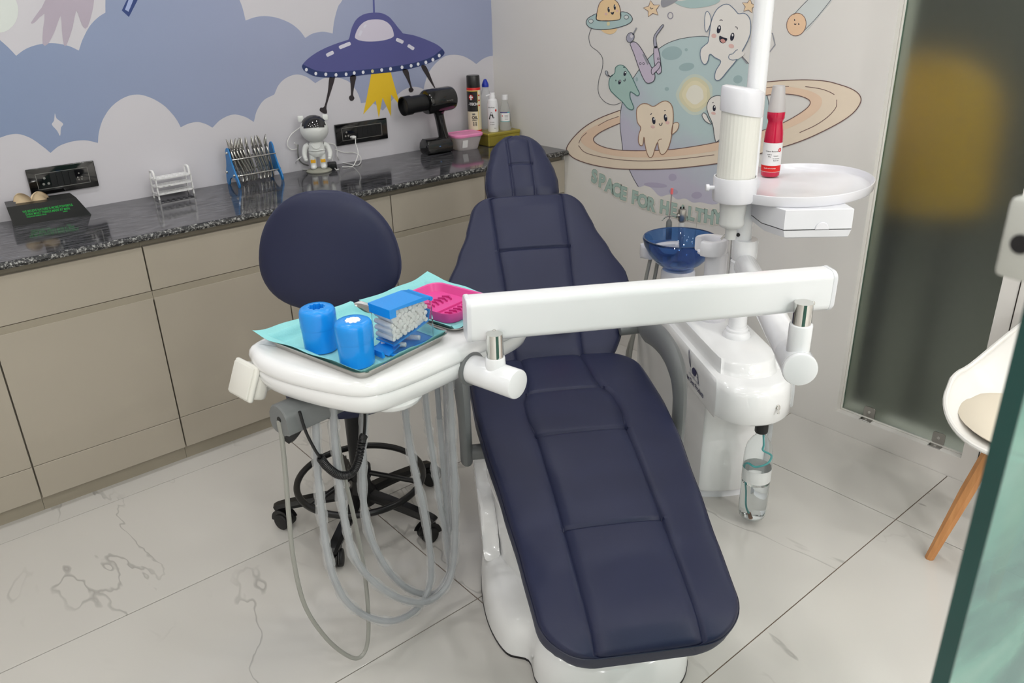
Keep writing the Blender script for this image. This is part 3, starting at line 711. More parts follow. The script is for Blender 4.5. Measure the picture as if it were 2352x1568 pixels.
# ------------------------------------------------------------------ dental chair (frame: +Y towards the head, +X to its viewer-right side)
TH = radians(58)
CH0 = Vector((1.326, 1.324, 0))
CHX = Vector((sin(TH), -cos(TH), 0)); CHY = Vector((cos(TH), sin(TH), 0))
def chw(x, y, z): return CH0 + CHX * x + CHY * y + Vector((0, 0, z))
CHR = TH - pi / 2
def leather_mat():
    m = bpy.data.materials.new('navy_leather'); m.use_nodes = True
    nt = m.node_tree; N = nt.nodes; L = nt.links; b = N['Principled BSDF']
    b.inputs['Roughness'].default_value = 0.45; b.inputs['Specular IOR Level'].default_value = 0.35
    tc = N.new('ShaderNodeTexCoord')
    nz = N.new('ShaderNodeTexNoise'); nz.inputs['Scale'].default_value = 4; nz.inputs['Detail'].default_value = 3; L.new(tc.outputs['Object'], nz.inputs['Vector'])
    rp = N.new('ShaderNodeValToRGB'); rp.color_ramp.elements[0].color = C(32, 36, 62); rp.color_ramp.elements[1].color = C(38, 43, 72)
    L.new(nz.outputs['Fac'], rp.inputs['Fac']); L.new(rp.outputs['Color'], b.inputs['Base Color'])
    vo = N.new('ShaderNodeTexVoronoi'); vo.inputs['Scale'].default_value = 420; L.new(tc.outputs['Object'], vo.inputs['Vector'])
    n2 = N.new('ShaderNodeTexNoise'); n2.inputs['Scale'].default_value = 28; L.new(tc.outputs['Object'], n2.inputs['Vector'])
    ad = N.new('ShaderNodeMath'); ad.operation = 'MULTIPLY_ADD'; ad.inputs[1].default_value = 0.25; L.new(vo.outputs['Distance'], ad.inputs[0]); L.new(n2.outputs['Fac'], ad.inputs[2])
    bp = N.new('ShaderNodeBump'); bp.inputs['Strength'].default_value = 0.12; bp.inputs['Distance'].default_value = 0.002
    L.new(ad.outputs[0], bp.inputs['Height']); L.new(bp.outputs['Normal'], b.inputs['Normal'])
    return m
M_lea = leather_mat()
M_pipe = mat('navy_piping', C(30, 34, 58), 0.4)
M_abs = mat('white_gloss_plastic', C(240, 241, 242), 0.16, var=0.01, coat=0.3)
M_abs2 = mat('white_enamel', C(244, 245, 248), 0.14, var=0.01, coat=0.4)
M_grey = mat('grey_plastic', C(116, 119, 120), 0.42, var=0.03)
M_black = mat('black_plastic', C(22, 22, 24), 0.35)

def lerp_tab(tab, x):
    if x <= tab[0][0]: return tab[0][1]
    for (a, va), (b, vb) in zip(tab, tab[1:]):
        if x <= b:
            t = (x - a) / (b - a); t = t * t * (3 - 2 * t) * 0.5 + t * 0.5
            return va + (vb - va) * t
    return tab[-1][1]
def arclen(P):
    S = [0.0]
    for a, b in zip(P, P[1:]): S.append(S[-1] + (Vector(b) - Vector(a)).length)
    return S
def at_len(P, S, l):
    for i in range(len(S) - 1):
        if l <= S[i + 1] or i == len(S) - 2:
            t = (l - S[i]) / max(1e-9, S[i + 1] - S[i]); p = Vector(P[i]).lerp(Vector(P[i + 1]), t)
            d = (Vector(P[min(i + 2, len(P) - 1)]) - Vector(P[max(i - 1, 0)])).normalized(); return p, d
def wround(wtab, l, Lt, R0, R1):
    w = lerp_tab(wtab, l)
    if l < R0: w -= R0 - (R0 * R0 - (R0 - max(l, 0)) ** 2) ** 0.5
    if Lt - l < R1: w -= R1 - (R1 * R1 - (R1 - max(Lt - l, 0)) ** 2) ** 0.5
    return w
def pad(prof, wtab, thick, seam, hseams, R0=0.09, R1=0.09, rows=80, er=0.014, crown=0.012, gd=0.006, wrinkle=(), puff=0.004, under=0.012):
    """upholstered slab. prof: (y,z) centre line of the top; wtab: (len, halfwidth); seam: l -> x of the two long seams; hseams: (l, half extent)"""
    P = crom([Vector((0, y, z)) for y, z in prof], 8); S = arclen(P); Lt = S[-1]
    gw = 0.0045
    ls = [Lt * 0.5 * (1 - cos(pi * i / rows)) for i in range(rows + 1)]
    for (l, _) in hseams: ls += [l + d * gw for d in (-3.5, -2, -1, -0.5, 0, 0.5, 1, 2, 3.5)]
    ls = sorted(ls)
    V, F = [], []
    for l in ls:
        c, d = at_len(P, S, l); nrm = Vector((0, -d.z, d.y))
        w = max(0.012, wround(wtab, l, Lt, R0, R1)); ei = min(er, w * 0.45)
        xs0 = min(seam(l), w - ei - 0.016)
        xs0 = max(xs0, 0.004)
        k_ = min(1.0, xs0 / 0.03)
        half = [xs0 * t for t in (0, 0.2, 0.4, 0.6, 0.78)] + [xs0 - 0.0055 * k_, xs0 - 0.002 * k_, xs0, xs0 + 0.002, xs0 + 0.0055]
        a, b = xs0 + 0.0055, w - ei
        half += [a + (b - a) * t for t in (0.12, 0.25, 0.4, 0.55, 0.7, 0.85, 1.0)]
        half += [w - ei + ei * sin(t) for t in (radians(25), radians(50), radians(70), radians(90))]
        xs_ = [-x for x in reversed(half[1:])] + half
        dl = min(l, Lt - l)
        edl = er * (1 - (1 - ((er - dl) / er) ** 2) ** 0.5) if dl < er else 0.0
        top = []
        for x in xs_:
            ax = abs(x); sx = ax / w
            h = crown * (1 - sx ** 2) * min(1, dl / 0.05)
            if ax > w - ei:
                q = min(1.0, (ax - (w - ei)) / ei); h -= ei * (1 - (1 - q * q) ** 0.5)
            h -= edl
            # long seams: crease and slightly swollen panels
            dd = abs(ax - xs0); h -= gd * math.exp(-(dd / gw) ** 2)
            h -= puff * math.exp(-dd / 0.02) * 0.6
            for (hl, fx) in hseams:
                if ax < fx + 0.002:
                    h -= gd * 0.9 * math.exp(-((l - hl) / gw) ** 2) + puff * math.exp(-abs(l - hl) / 0.02) * 0.6
            for (hl, side, x0_, x1_, amp) in wrinkle:
                if x0_ < x < x1_ and 0 < (l - hl) * side < 0.045:
                    h -= amp * (0.5 + 0.5 * sin((x - x0_) / 0.0165 * 2 * pi)) * (1 - (l - hl) * side / 0.045) ** 2
            h = max(h, -er - 0.004) if ax < w - 1e-6 else h
            top.append(c + Vector((x, 0, 0)) + nrm * h)
        side = []
        for (dx, t) in ((0.0025, 0.35), (0.002, 0.65), (-0.004, 0.9), (-under, 1.0)):
            side.append((w + dx, -er - (thick - er) * t))
        R_ = [c + Vector((x, 0, 0)) + nrm * h for x, h in side]
        L_ = [c + Vector((-x, 0, 0)) + nrm * h for x, h in reversed(side)]
        V += top + R_ + L_
    n = len(V) // len(ls)
    for i in range(len(ls) - 1):
        for j in range(n):
            F.append((i * n + j, i * n + (j + 1) % n, (i + 1) * n + (j + 1) % n, (i + 1) * n + j))
    F.append(tuple(range(n))); F.append(tuple((len(ls) - 1) * n + j for j in range(n)))
    return (V, F), P, S
def edge_line(P, S, wtab, drop, r, R0, R1, out=0.0005, step=70):
    Lt = S[-1]; A = []
    for sg in (-1, 1):
        q = []
        for i in range(step + 1):
            l = Lt * 0.5 * (1 - cos(pi * i / step))
            c, d = at_len(P, S, l); nrm = Vector((0, -d.z, d.y)); w = max(0.012, wround(wtab, l, Lt, R0, R1))
            ext = -out if i == 0 else (out if i == step else 0)
            q.append(c + Vector((sg * (w + out), 0, 0)) - nrm * drop + d * ext)
        A.append(q)
    return sweep(A[0] + list(reversed(A[1])), r, 6, closed=True)

dc = thing('dental_chair', 'reclined dental patient chair with stitched navy upholstery on a white base', 'dental chair', CH0, CHR)
# seat with leg rest
seat_prof = [(-0.640, 0.340), (-0.56, 0.372), (-0.333, 0.420), (-0.15, 0.453), (0.0, 0.474), (0.20, 0.487), (0.35, 0.492), (0.475, 0.486)]
seat_w = [(0, 0.217), (0.10, 0.217), (0.25, 0.226), (0.43, 0.241), (0.65, 0.260), (0.80, 0.268), (0.92, 0.267), (1.2, 0.262)]
SR0, SR1 = 0.105, 0.14
def seam_in(l):
    return lerp_tab([(0, 0.112), (0.33, 0.1165), (0.64, 0.121), (0.74, 0.131), (0.82, 0.128), (0.88, 0.108), (0.93, 0.098), (1.2, 0.092)], l)
gs, P, S = pad(seat_prof, seat_w, 0.068, seam_in, [(0.318, 0.117), (0.655, 0.122), (0.87, 0.112)], SR0, SR1, crown=0.012,
               wrinkle=[(0.322, 1, -0.11, 0.02, 0.003), (0.659, 1, 0.03, 0.115, 0.0025)])
se = obj('seat', gs, M_lea, dc, angle=60)
obj('piping', edge_line(P, S, seat_w, 0.0135, 0.0020, SR0, SR1), M_pipe, se)
# white shell below the seat
def offset_shell(prof, wtab, up0, depth, kx, l0, l1, R0, R1, rows=40):
    P = crom([Vector((0, y, z)) for y, z in prof], 8); S = arclen(P); V, F = [], []
    for i in range(rows + 1):
        l = l0 + (l1 - l0) * i / rows
        c, d = at_len(P, S, l); nrm = Vector((0, -d.z, d.y)); w = max(0.02, wround(wtab, l, S[-1], R0, R1)) * kx
        dep = depth * (1 - abs(2 * i / rows - 1) ** 4 * 0.75)
        sec = [(-w, -up0), (w, -up0), (w * 0.97, -up0 - dep * 0.5), (w * 0.8, -up0 - dep * 0.95), (0, -up0 - dep), (-w * 0.8, -up0 - dep * 0.95), (-w * 0.97, -up0 - dep * 0.5)]
        V += [c + Vector((x, 0, 0)) + nrm * h for x, h in sec]
    n = 7
    for i in range(rows):
        for j in range(n): F.append((i * n + j, i * n + (j + 1) % n, (i + 1) * n + (j + 1) % n, (i + 1) * n + j))
    F.append(tuple(range(n))); F.append(tuple(rows * n + j for j in range(n)))
    return V, F
obj('seat_shell', offset_shell(seat_prof, seat_w, 0.066, 0.026, 0.955, 0.008, 1.08, SR0, SR1), M_abs, dc, angle=50)
# backrest
back_prof = [(0.425, 0.470), (0.50, 0.540), (0.612, 0.652), (0.72, 0.764), (0.795, 0.840), (0.868, 0.912)]
Pb = crom([Vector((0, y, z)) for y, z in back_prof], 8); Lb = arclen(Pb)[-1]
back_w = [(0, 0.225), (0.05, 0.228), (0.10, 0.245), (0.18, 0.280), (0.26, 0.303), (0.31, 0.297), (0.40, 0.255), (0.49, 0.217), (0.56, 0.197), (0.7, 0.19)]
BR0, BR1 = 0.08, 0.08
gb, P, S = pad(back_prof, back_w, 0.06, lambda l: lerp_tab([(0, 0.108), (0.3, 0.113), (0.42, 0.119), (Lb, 0.124)], l), [(0.415, 0.12)], BR0, BR1, crown=0.010, rows=70)
ba = obj('backrest', gb, M_lea, dc, angle=60)
obj('piping', edge_line(P, S, back_w, 0.0135, 0.0020, BR0, BR1), M_pipe, ba)
obj('back_shell', offset_shell(back_prof, back_w, 0.058, 0.028, 0.95, 0.03, Lb - 0.015, BR0, BR1), M_abs, dc, angle=50)
# headrest
head_prof = [(0.885, 0.878), (0.938, 0.934), (0.998, 0.999), (1.050, 1.050), (1.088, 1.080)]
Ph = crom([Vector((0, y, z)) for y, z in head_prof], 8); Lh = arclen(Ph)[-1]
head_w = [(0, 0.117), (0.05, 0.125), (0.09, 0.127), (0.13, 0.121), (0.165, 0.111), (0.2, 0.099), (0.28, 0.085)]
HR0, HR1 = 0.05, 0.085
gh, P, S = pad(head_prof, head_w, 0.062, lambda l: 0.0385, [(0.145, 0.04)], HR0, HR1, crown=0.022, rows=60, er=0.022, gd=0.005, puff=0.003, under=0.02)
he = obj('headrest', gh, M_lea, dc, angle=60)
obj('piping', edge_line(P, S, head_w, 0.021, 0.0018, HR0, HR1), M_pipe, he)
obj('headrest_bar', cyl((0, 0.80, 0.79), (0, 0.965, 0.915), 0.014), M_chrome, dc)
# arms
def arm(sg):
    path = crom([Vector((sg * 0.303, y, z)) for y, z in ((0.50, 0.548), (0.42, 0.570), (0.33, 0.590), (0.243, 0.597), (0.165, 0.587), (0.118, 0.558), (0.098, 0.510), (0.092, 0.45), (0.095, 0.39), (0.098, 0.365))], 6)
    sec = [(cos(a) * 1.15, sin(a) * 0.62) for a in (2 * pi * i / 14 for i in range(14))]
    def rad(t): return (0.014 + 0.022 * min(1, t / 0.12)) if t < 0.5 else 0.036 - 0.008 * min(1, (t - 0.5) / 0.2)
    return sweep(path, rad, 14, sect=sec, up=(1, 0, 0))
for sg in (-1, 1):
    a_ = obj('armrest', arm(sg), M_grey, dc)
    obj('arm_bracket', cyl((sg * 0.30, 0.10, 0.385), (sg * 0.20, 0.10, 0.385), 0.022, n=16), M_grey, a_)
    obj('arm_hinge', cyl((sg * 0.31, 0.49, 0.548), (sg * 0.235, 0.49, 0.545), 0.019, n=16, bev=0.004), M_grey, a_)
# base
base_o = smooth2([(-0.20, -0.30), (-0.252, -0.265), (-0.283, -0.17), (-0.290, -0.05), (-0.275, 0.08), (-0.23, 0.22), (-0.15, 0.32), (0, 0.36), (0.15, 0.32), (0.23, 0.22), (0.275, 0.08), (0.290, -0.05), (0.283, -0.17), (0.252, -0.265), (0.20, -0.30), (0.192, -0.37), (0.15, -0.435), (0.07, -0.468), (0, -0.475), (-0.07, -0.468), (-0.15, -0.435), (-0.192, -0.37)], 5)
base_o = list(reversed(base_o))
def bulge(poly, steps, c=(0, 0)):
    V, F = [], []; n = len(poly)
    for (z, k) in steps:
        V += [Vector((c[0] + (p[0] - c[0]) * k, c[1] + (p[1] - c[1]) * k, z)) for p in poly]
    for i in range(len(steps) - 1):
        for j in range(n): F.append((i * n + j, i * n + (j + 1) % n, (i + 1) * n + (j + 1) % n, (i + 1) * n + j))
    F.append(tuple(reversed(range(n)))); F.append(tuple((len(steps) - 1) * n + j for j in range(n)))
    return V, F
obj('floor_gasket', bulge(base_o, [(0, 1.004), (0.006, 1.004)], (0, -0.05)), M_black, dc)
obj('base', bulge(base_o, [(0.006, 1.0), (0.05, 0.995), (0.085, 0.975), (0.105, 0.93), (0.115, 0.86), (0.122, 0.72)], (0, -0.05)), M_abs, dc, angle=50)
col_o = smooth2([(-0.20, -0.12), (-0.235, 0.0), (-0.24, 0.15), (-0.20, 0.28), (0, 0.31), (0.20, 0.28), (0.24, 0.15), (0.235, 0.0), (0.20, -0.12), (0.13, -0.22), (0, -0.25), (-0.13, -0.22)], 4)
obj('lift_housing', bulge(col_o, [(0.10, 1.0), (0.14, 0.98), (0.27, 0.98), (0.30, 1.02), (0.33, 1.0), (0.36, 0.9), (0.385, 0.7)], (0, 0.03)), M_abs, dc, angle=50)
obj('side_cover', join(xf(prism(smooth2([(0.16, 0.325), (0.18, 0.30), (0.14, 0.255), (0.04, 0.24), (0.0, 0.15), (-0.03, 0.11), (0.03, 0.11), (0.08, 0.2), (0.2, 0.22), (0.24, 0.3), (0.21, 0.335)], 4), 0, 0.045, 0.01, 2), plane_M((-0.278, 0, 0), (0, 1, 0), (0, 0, 1)))), M_abs, dc)

# small red item lying on the backrest behind the beam
rp_ = chw(0.04, 0.512, 0.580)
rc = thing('red_pouch', 'small red pouch lying on the backrest, mostly hidden behind the white beam', 'pouch', rp_, CHR)
obj('pouch', xf(prism(rrect(-0.045, 0.045, -0.03, 0.03, 0.024, 5), 0.0, 0.014, 0.006, 2), Matrix.Rotation(radians(45), 4, 'X')), mat('red_fabric', C(176, 24, 44), 0.5), rc)
# ------------------------------------------------------------------ side unit beside the chair: cabinet, spittoon bowl, column, cup tube, round shelf (chair frame)
M_clear = mat('clear_plastic', (0.88, 0.89, 0.88, 1), 0.3, trans=0.45, ior=1.2, var=0.01)
M_bluegl = mat('blue_glass', (0.10, 0.26, 0.62, 1), 0.03, trans=0.92, ior=1.45, var=0.02)
M_wgrey = mat('white_plastic', C(230, 231, 236), 0.3, var=0.01)
M_wgrey2 = mat('white_smooth', C(232, 232, 238), 0.2, var=0.01, coat=0.2)
M_cupw = mat('white_cups', C(234, 233, 226), 0.4, var=0.02)
M_navy = mat('navy_print', C(38, 40, 92), 0.5)
su = thing('spittoon_unit', 'white spittoon cabinet with blue glass bowl, pole, cup tube and round shelf', 'dental unit', CH0, CHR)
front = [(0.44, 0.24), (0.4465, 0.19), (0.467, 0.145), (0.50, 0.113), (0.54, 0.098), (0.585, 0.098), (0.63, 0.117), (0.665, 0.15), (0.688, 0.195), (0.70, 0.26)]
out = front + [(0.70, 0.98), (0.68, 1.03), (0.63, 1.05), (0.51, 1.05), (0.46, 1.03), (0.44, 0.98)]
out = [(p[0], p[1]) for p in out]
ub = bulge(smooth2(out, 4), [(0.375, 0.985), (0.383, 1.0), (0.43, 1.0), (0.465, 0.99), (0.482, 0.965), (0.49, 0.92)], (0.57, 0.55))
obj('upper_body', ub, M_abs, su, angle=50)
low = smooth2([(0.455, 0.33), (0.46, 0.30), (0.485, 0.28), (0.57, 0.268), (0.655, 0.28), (0.685, 0.30), (0.69, 0.33), (0.69, 0.95), (0.66, 1.0), (0.485, 1.0), (0.455, 0.95)], 3)
obj('lower_body', bulge(low, [(0.032, 0.97), (0.04, 0.985), (0.2, 0.99), (0.376, 1.0)], (0.57, 0.6)), M_abs, su, angle=50)
obj('foot', bulge(low, [(0.0, 0.93), (0.033, 0.93)], (0.57, 0.6)), M_wgrey, su)
plat = smooth2([(0.475, 0.30), (0.49, 0.235), (0.53, 0.20), (0.57, 0.192), (0.615, 0.20), (0.65, 0.235), (0.665, 0.30), (0.665, 0.78), (0.62, 0.82), (0.52, 0.82), (0.475, 0.78)], 4)
obj('raised_top', bulge(plat, [(0.484, 1.07), (0.492, 1.03), (0.503, 1.0), (0.522, 0.985), (0.53, 0.95)], (0.57, 0.5)), M_abs, su, angle=50)
# toggle switch
sw = obj('toggle_switch', xf(join(lathe([(0.0085, 0), (0.0085, 0.003), (0.0075, 0.004)], 6), lathe([(0.005, 0.004), (0.0045, 0.009)], 12)), plane_M((0.603, 0.1045, 0.432), (1, 0.15, 0), (0, 0, 1))), M_chrome, su)
obj('lever', cyl((0.602, 0.098, 0.432), (0.599, 0.088, 0.419), 0.0028, 0.0036), M_chrome, sw)
# printed logo on the left flank
LP = plane_M((0.4392, 0.345, 0.412), (0, -1, 0.0), (0, 0, 1))
def lg(P, nm, lay=0): return obj(nm, ([LP @ Vector((p[0], p[1], 0.0006 + 0.0002 * lay)) for p in P], [tuple(range(len(P)))]), M_navy, su, smooth=False)
def lgs(P, w, nm='logo_line'):
    V, F = [], []
    for i in range(len(P)):
        a, b = P[max(i - 1, 0)], P[min(i + 1, len(P) - 1)]; dx, dy = b[0] - a[0], b[1] - a[1]; L = hypot(dx, dy) or 1
        V += [LP @ Vector((P[i][0] - dy / L * w / 2, P[i][1] + dx / L * w / 2, 0.0006)), LP @ Vector((P[i][0] + dy / L * w / 2, P[i][1] - dx / L * w / 2, 0.0006))]
    F = [(2 * i, 2 * i + 1, 2 * i + 3, 2 * i + 2) for i in range(len(P) - 1)]
    return obj(nm, (V, F), M_navy, su, smooth=False)
tx = text_geo('Denim Dent Products', 0.0235, bold=0.0004, sx=0.84)
obj('logo_text', xf(tx, LP @ Matrix.Translation((0.0, -0.008, 0.0008))), M_navy, su, smooth=False, label='dark blue lettering Denim Dent Products')
lgs([(-0.055, 0.085), (-0.05, 0.075), (-0.035, 0.045), (-0.03, 0.035), (-0.045, 0.045), (-0.056, 0.07), (-0.055, 0.085)], 0.004, 'logo_mark')
lg(smooth2([(-0.02, 0.032), (-0.008, 0.045), (0.01, 0.045), (0.018, 0.034), (0.008, 0.022), (-0.01, 0.022)], 3), 'logo_mark')
lgs([(0.012, 0.045), (0.03, 0.036), (0.042, 0.012)], 0.005, 'logo_mark')
lgs([(-0.045, 0.012), (0.05, 0.012)], 0.0012); lgs([(-0.045, 0.008), (0.05, 0.008)], 0.0008)
lgs([(-0.028, 0.012), (-0.034, 0.03), (-0.02, 0.022), (-0.004, 0.022), (0.0, 0.0125)], 0.0015); lgs([(0.004, 0.012), (0.008, 0.024), (0.03, 0.028), (0.042, 0.012)], 0.0012)
# spittoon bowl
BC = (0.578, 0.925)
obj('bowl_pedestal', mv(lathe([(0.066, 0.47), (0.064, 0.52), (0.063, 0.572), (0.058, 0.580), (0.0, 0.580)], 32), BC[0], BC[1], 0), M_wgrey2, su)
bowl = [(0.0, 0.583), (0.035, 0.583), (0.052, 0.588), (0.085, 0.609), (0.115, 0.643), (0.131, 0.676), (0.1365, 0.698), (0.134, 0.7035), (0.129, 0.7035), (0.1265, 0.698), (0.121, 0.677), (0.105, 0.648), (0.078, 0.617), (0.05, 0.597), (0.03, 0.592), (0.0, 0.592)]
obj('spittoon_bowl', mv(lathe(bowl, 56, cap=False), BC[0], BC[1], 0), M_bluegl, su, label='transparent blue glass spittoon bowl')
obj('bowl_drain', mv(lathe([(0.03, 0.593), (0.033, 0.595), (0.028, 0.597), (0.0, 0.595)], 24), BC[0], BC[1], 0), M_chrome, su)
# cup filler post with C-shaped holder
CP = (0.572, 0.560)
obj('cup_post', mv(join(lathe([(0.048, 0.527), (0.046, 0.536), (0.037, 0.54), (0.036, 0.762)], 28)), CP[0], CP[1], 0), M_wgrey2, su)
cc = Vector((CP[0] - 0.02, CP[1] + 0.005, 0))
arc_ = [cc + Vector((0.043 * cos(radians(a)), 0.043 * sin(radians(a)), 0.782)) for a in range(-150, 141, 10)]
obj('cup_holder', sweep(arc_, 1.0, sect=[(-0.007, -0.024), (0.007, -0.024), (0.011, -0.018), (0.011, 0.018), (0.007, 0.024), (-0.007, 0.024), (-0.011, 0.018), (-0.011, -0.018)], up=(0, 0, 1)), M_wgrey2, su)
obj('cup_holder_floor', mv(lathe([(0.042, 0.758), (0.042, 0.764)], 28), cc.x, cc.y, 0), M_wgrey2, su)
obj('filler_spout', hose([(CP[0] + 0.055, CP[1] + 0.01, 0.53), (CP[0] + 0.055, CP[1] + 0.01, 0.75), (CP[0] + 0.052, CP[1] + 0.008, 0.80), (CP[0] + 0.03, CP[1], 0.815), (CP[0] + 0.012, CP[1], 0.80)], 0.006), M_chrome, su)
# column
PC = Vector((0.595, 0.405, 0))
obj('column', mv(lathe([(0.028, 0.525), (0.028, 0.79)], 28), PC.x, PC.y, 0), M_abs2, su)
obj('column_foot', mv(lathe([(0.043, 0.528), (0.044, 0.536), (0.040, 0.545), (0.036, 0.549), (0.035, 0.556), (0.030, 0.56), (0.029, 0.566)], 32), PC.x, PC.y, 0), M_abs2, su)
obj('column_collar', mv(lathe([(0.036, 0.785), (0.0385, 0.79), (0.0385, 0.842), (0.036, 0.848), (0.030, 0.848)], 32), PC.x, PC.y, 0), M_abs2, su)
obj('column_plug', mv(ball((-0.0285, -0.008, 0.865), 0.006), PC.x, PC.y, 0), M_black, su)
lpv = Vector((0.588, 0.413, 0))
obj('light_pole', join(mv(lathe([(0.0265, 0.846), (0.0265, 1.62), (0.0265, CEIL - 0.02)], 28), lpv.x, lpv.y, 0)), M_abs2, su)
# round shelf with cup tube ring
TU = Vector((0.520, 0.345, 0))
tc_ = (0.762, 0.437)
ov = []
for i in range(48):
    a = 2 * pi * i / 48
    # oval stretched along the world x direction
    wx, wy = 0.252 * cos(a), 0.196 * sin(a)
    ov.append((tc_[0] + CHX.x * wx + CHX.y * wy, tc_[1] + CHY.x * wx + CHY.y * wy))
shelf_bot, shelf_top = 0.984, 1.012
V, F = [], []
for (z, k) in ((shelf_bot, 0.985), (shelf_bot + 0.004, 1.0), (shelf_top, 1.006), (shelf_top + 0.001, 0.995), (shelf_top - 0.006, 0.983), (shelf_bot + 0.011, 0.970), (shelf_bot + 0.009, 0.96)):
    V += [Vector((tc_[0] + (p[0] - tc_[0]) * k, tc_[1] + (p[1] - tc_[1]) * k, z)) for p in ov]
n = 48
for r in range(6):
    for j in range(n): F.append((r * n + j, r * n + (j + 1) % n, (r + 1) * n + (j + 1) % n, (r + 1) * n + j))
F.append(tuple(range(n))); F.append(tuple(6 * n + j for j in range(n)))
sh = obj('shelf', (V, F), M_wgrey2, su, angle=40, label='round white shelf with a raised rim')
obj('tube_ring', mv(lathe([(0.052, 0.984), (0.058, 0.986), (0.0615, 0.992), (0.0615, 1.052), (0.060, 1.056), (0.056, 1.056), (0.056, 0.992)], 40, cap=False), TU.x, TU.y, 0), M_wgrey2, sh)
obj('ring_knob', join(cyl(TU + Vector((-0.06, 0.0, 1.026)), TU + Vector((-0.074, 0.004, 1.026)), 0.006, n=12), cyl(TU + Vector((-0.074, 0.004, 1.026)), TU + Vector((-0.084, 0.006, 1.026)), 0.010, n=12, bev=0.002)), M_wgrey2, sh)
# box under the shelf
VP_ = [(-0.150, 0.022), (-0.122, -0.062), (0.062, -0.092), (0.082, 0.12), (-0.14, 0.14)]
vbx = obj('film_viewer', prism(VP_, 0.026, 0.0835, 0.002, 1), M_wgrey, su, label='white box hanging below the round shelf')
vbx.location = (0.74, 0.28, 0.9)
obj('lower_case', bulge(VP_, [(0.0, 0.88), (0.004, 0.94), (0.0245, 1.0)], (0, 0)), M_wgrey, vbx)
ff0, ff1 = Vector((-0.122, -0.062, 0)), Vector((0.062, -0.092, 0)); fd = (ff1 - ff0).normalized()
half = [(0.019 * cos(radians(a)), 0.021 * sin(radians(a))) for a in range(0, 181, 12)]
obj('finger_tab', xf(prism(half, 0.0, 0.004, 0.0015, 1), plane_M(ff0.lerp(ff1, 0.56) + Vector((0, 0, 0.0265)), fd, (0, 0, 1))), M_wgrey2, vbx)
obj('case_joint', prism([(q[0] * 0.988, q[1] * 0.988) for q in VP_], 0.0244, 0.0262), M_black, vbx, smooth=False)
# cup tube
tb = obj('cup_tube', lathe([(0.0535, -0.010), (0.0535, 0.265)], 96, rib=(32, 0.0012, 0, 1)), M_cupw, su, angle=70, label='ribbed white tube of stacked plastic cups')
tb.location = (TU.x, TU.y, 1.0)
capg = lathe([(0.0575, 0.228), (0.0585, 0.232), (0.0585, 0.286), (0.056, 0.293), (0.047, 0.297), (0.0, 0.298)], 40)
capg = ([Vector((v.x, v.y, v.z + 0.010 * (-v.x / 0.058))) for v in capg[0]], capg[1])
obj('tube_cap', capg, M_wgrey2, tb)
obj('cup_stack', lathe([(0.030, -0.092), (0.0355, -0.086), (0.0365, -0.080), (0.0345, -0.072), (0.0385, -0.025), (0.040, -0.010)], 72, cap=True, rib=(36, 0.0014, 3, 4)), M_clear, tb, label='clear ribbed plastic cups showing below the tube')
obj('spout_tip', lathe([(0.016, -0.128), (0.0165, -0.096), (0.019, -0.0915)], 28), M_clear, tb)
# mouthwash bottle on the shelf
p = onz(1768, 404, shelf_bot + 0.011)
rb = thing('mouthwash_bottle', 'slim red mouthwash bottle with frosted measuring cap and white label', 'bottle', (p.x, p.y, shelf_bot + 0.0125))
M_red = mat('red_liquid', C(196, 22, 64), 0.15, var=0.04, coat=0.3)
M_frc = mat('frosted_cap', C(226, 222, 222), 0.35, trans=0.35, var=0.02)
M_lab = mat('label_white', C(236, 234, 234), 0.5)
M_labr = mat('label_red', C(214, 28, 26), 0.5)
M_ink = mat('ink', C(60, 58, 62), 0.6)
obj('bottle_body', lathe([(0.025, 0.0), (0.028, 0.003), (0.0285, 0.01), (0.0282, 0.115), (0.0268, 0.135), (0.0235, 0.155), (0.022, 0.166), (0.0235, 0.172), (0.0265, 0.177), (0.0265, 0.193), (0.0255, 0.197)], 36), M_red, rb)
obj('measuring_cap', lathe([(0.0258, 0.196), (0.0255, 0.205), (0.0185, 0.268), (0.017, 0.272), (0.0, 0.2725)], 36), M_frc, rb)
lbn = obj('label_sheet', lathe([(0.0288, 0.016), (0.0288, 0.105)], 36, cap=False), M_lab, rb)
obj('label_band', lathe([(0.0291, 0.017), (0.0291, 0.036)], 36, cap=False), M_labr, lbn)
aim = math.atan2(-p.y, -p.x)
def wrap(g, r, a0, z0):
    return [Vector((r * cos(a0 + v.x / r), r * sin(a0 + v.x / r), z0 + v.y)) for v in g[0]], g[1]
for (s_, sz, ax, z_, mm) in (('Orange flavoured', 0.0058, 0.0, 0.080, M_ink), ('0.075 %', 0.004, -0.25, 0.070, M_ink), ('100 g', 0.004, -0.25, 0.064, M_ink), ('Contents', 0.0042, 0.45, 0.066, M_ink), ('For external use', 0.0032, 0.5, 0.058, M_ink), ('Mouth rinse', 0.0036, 0.5, 0.052, M_ink), ('mouth wash and gargle', 0.004, -0.1, 0.028, M_lab)):
    obj('label_text', wrap(text_geo(s_, sz, bold=0.0001), 0.02955 if mm is M_lab else 0.0291, aim + ax, z_), mm, lbn, smooth=False)
obj('label_mark', wrap(([Vector((a, b, 0)) for a, b in circ(0, 0, 0.006, 16)], [tuple(range(16))]), 0.0291, aim + 0.85, 0.084), M_labr, lbn, smooth=False)
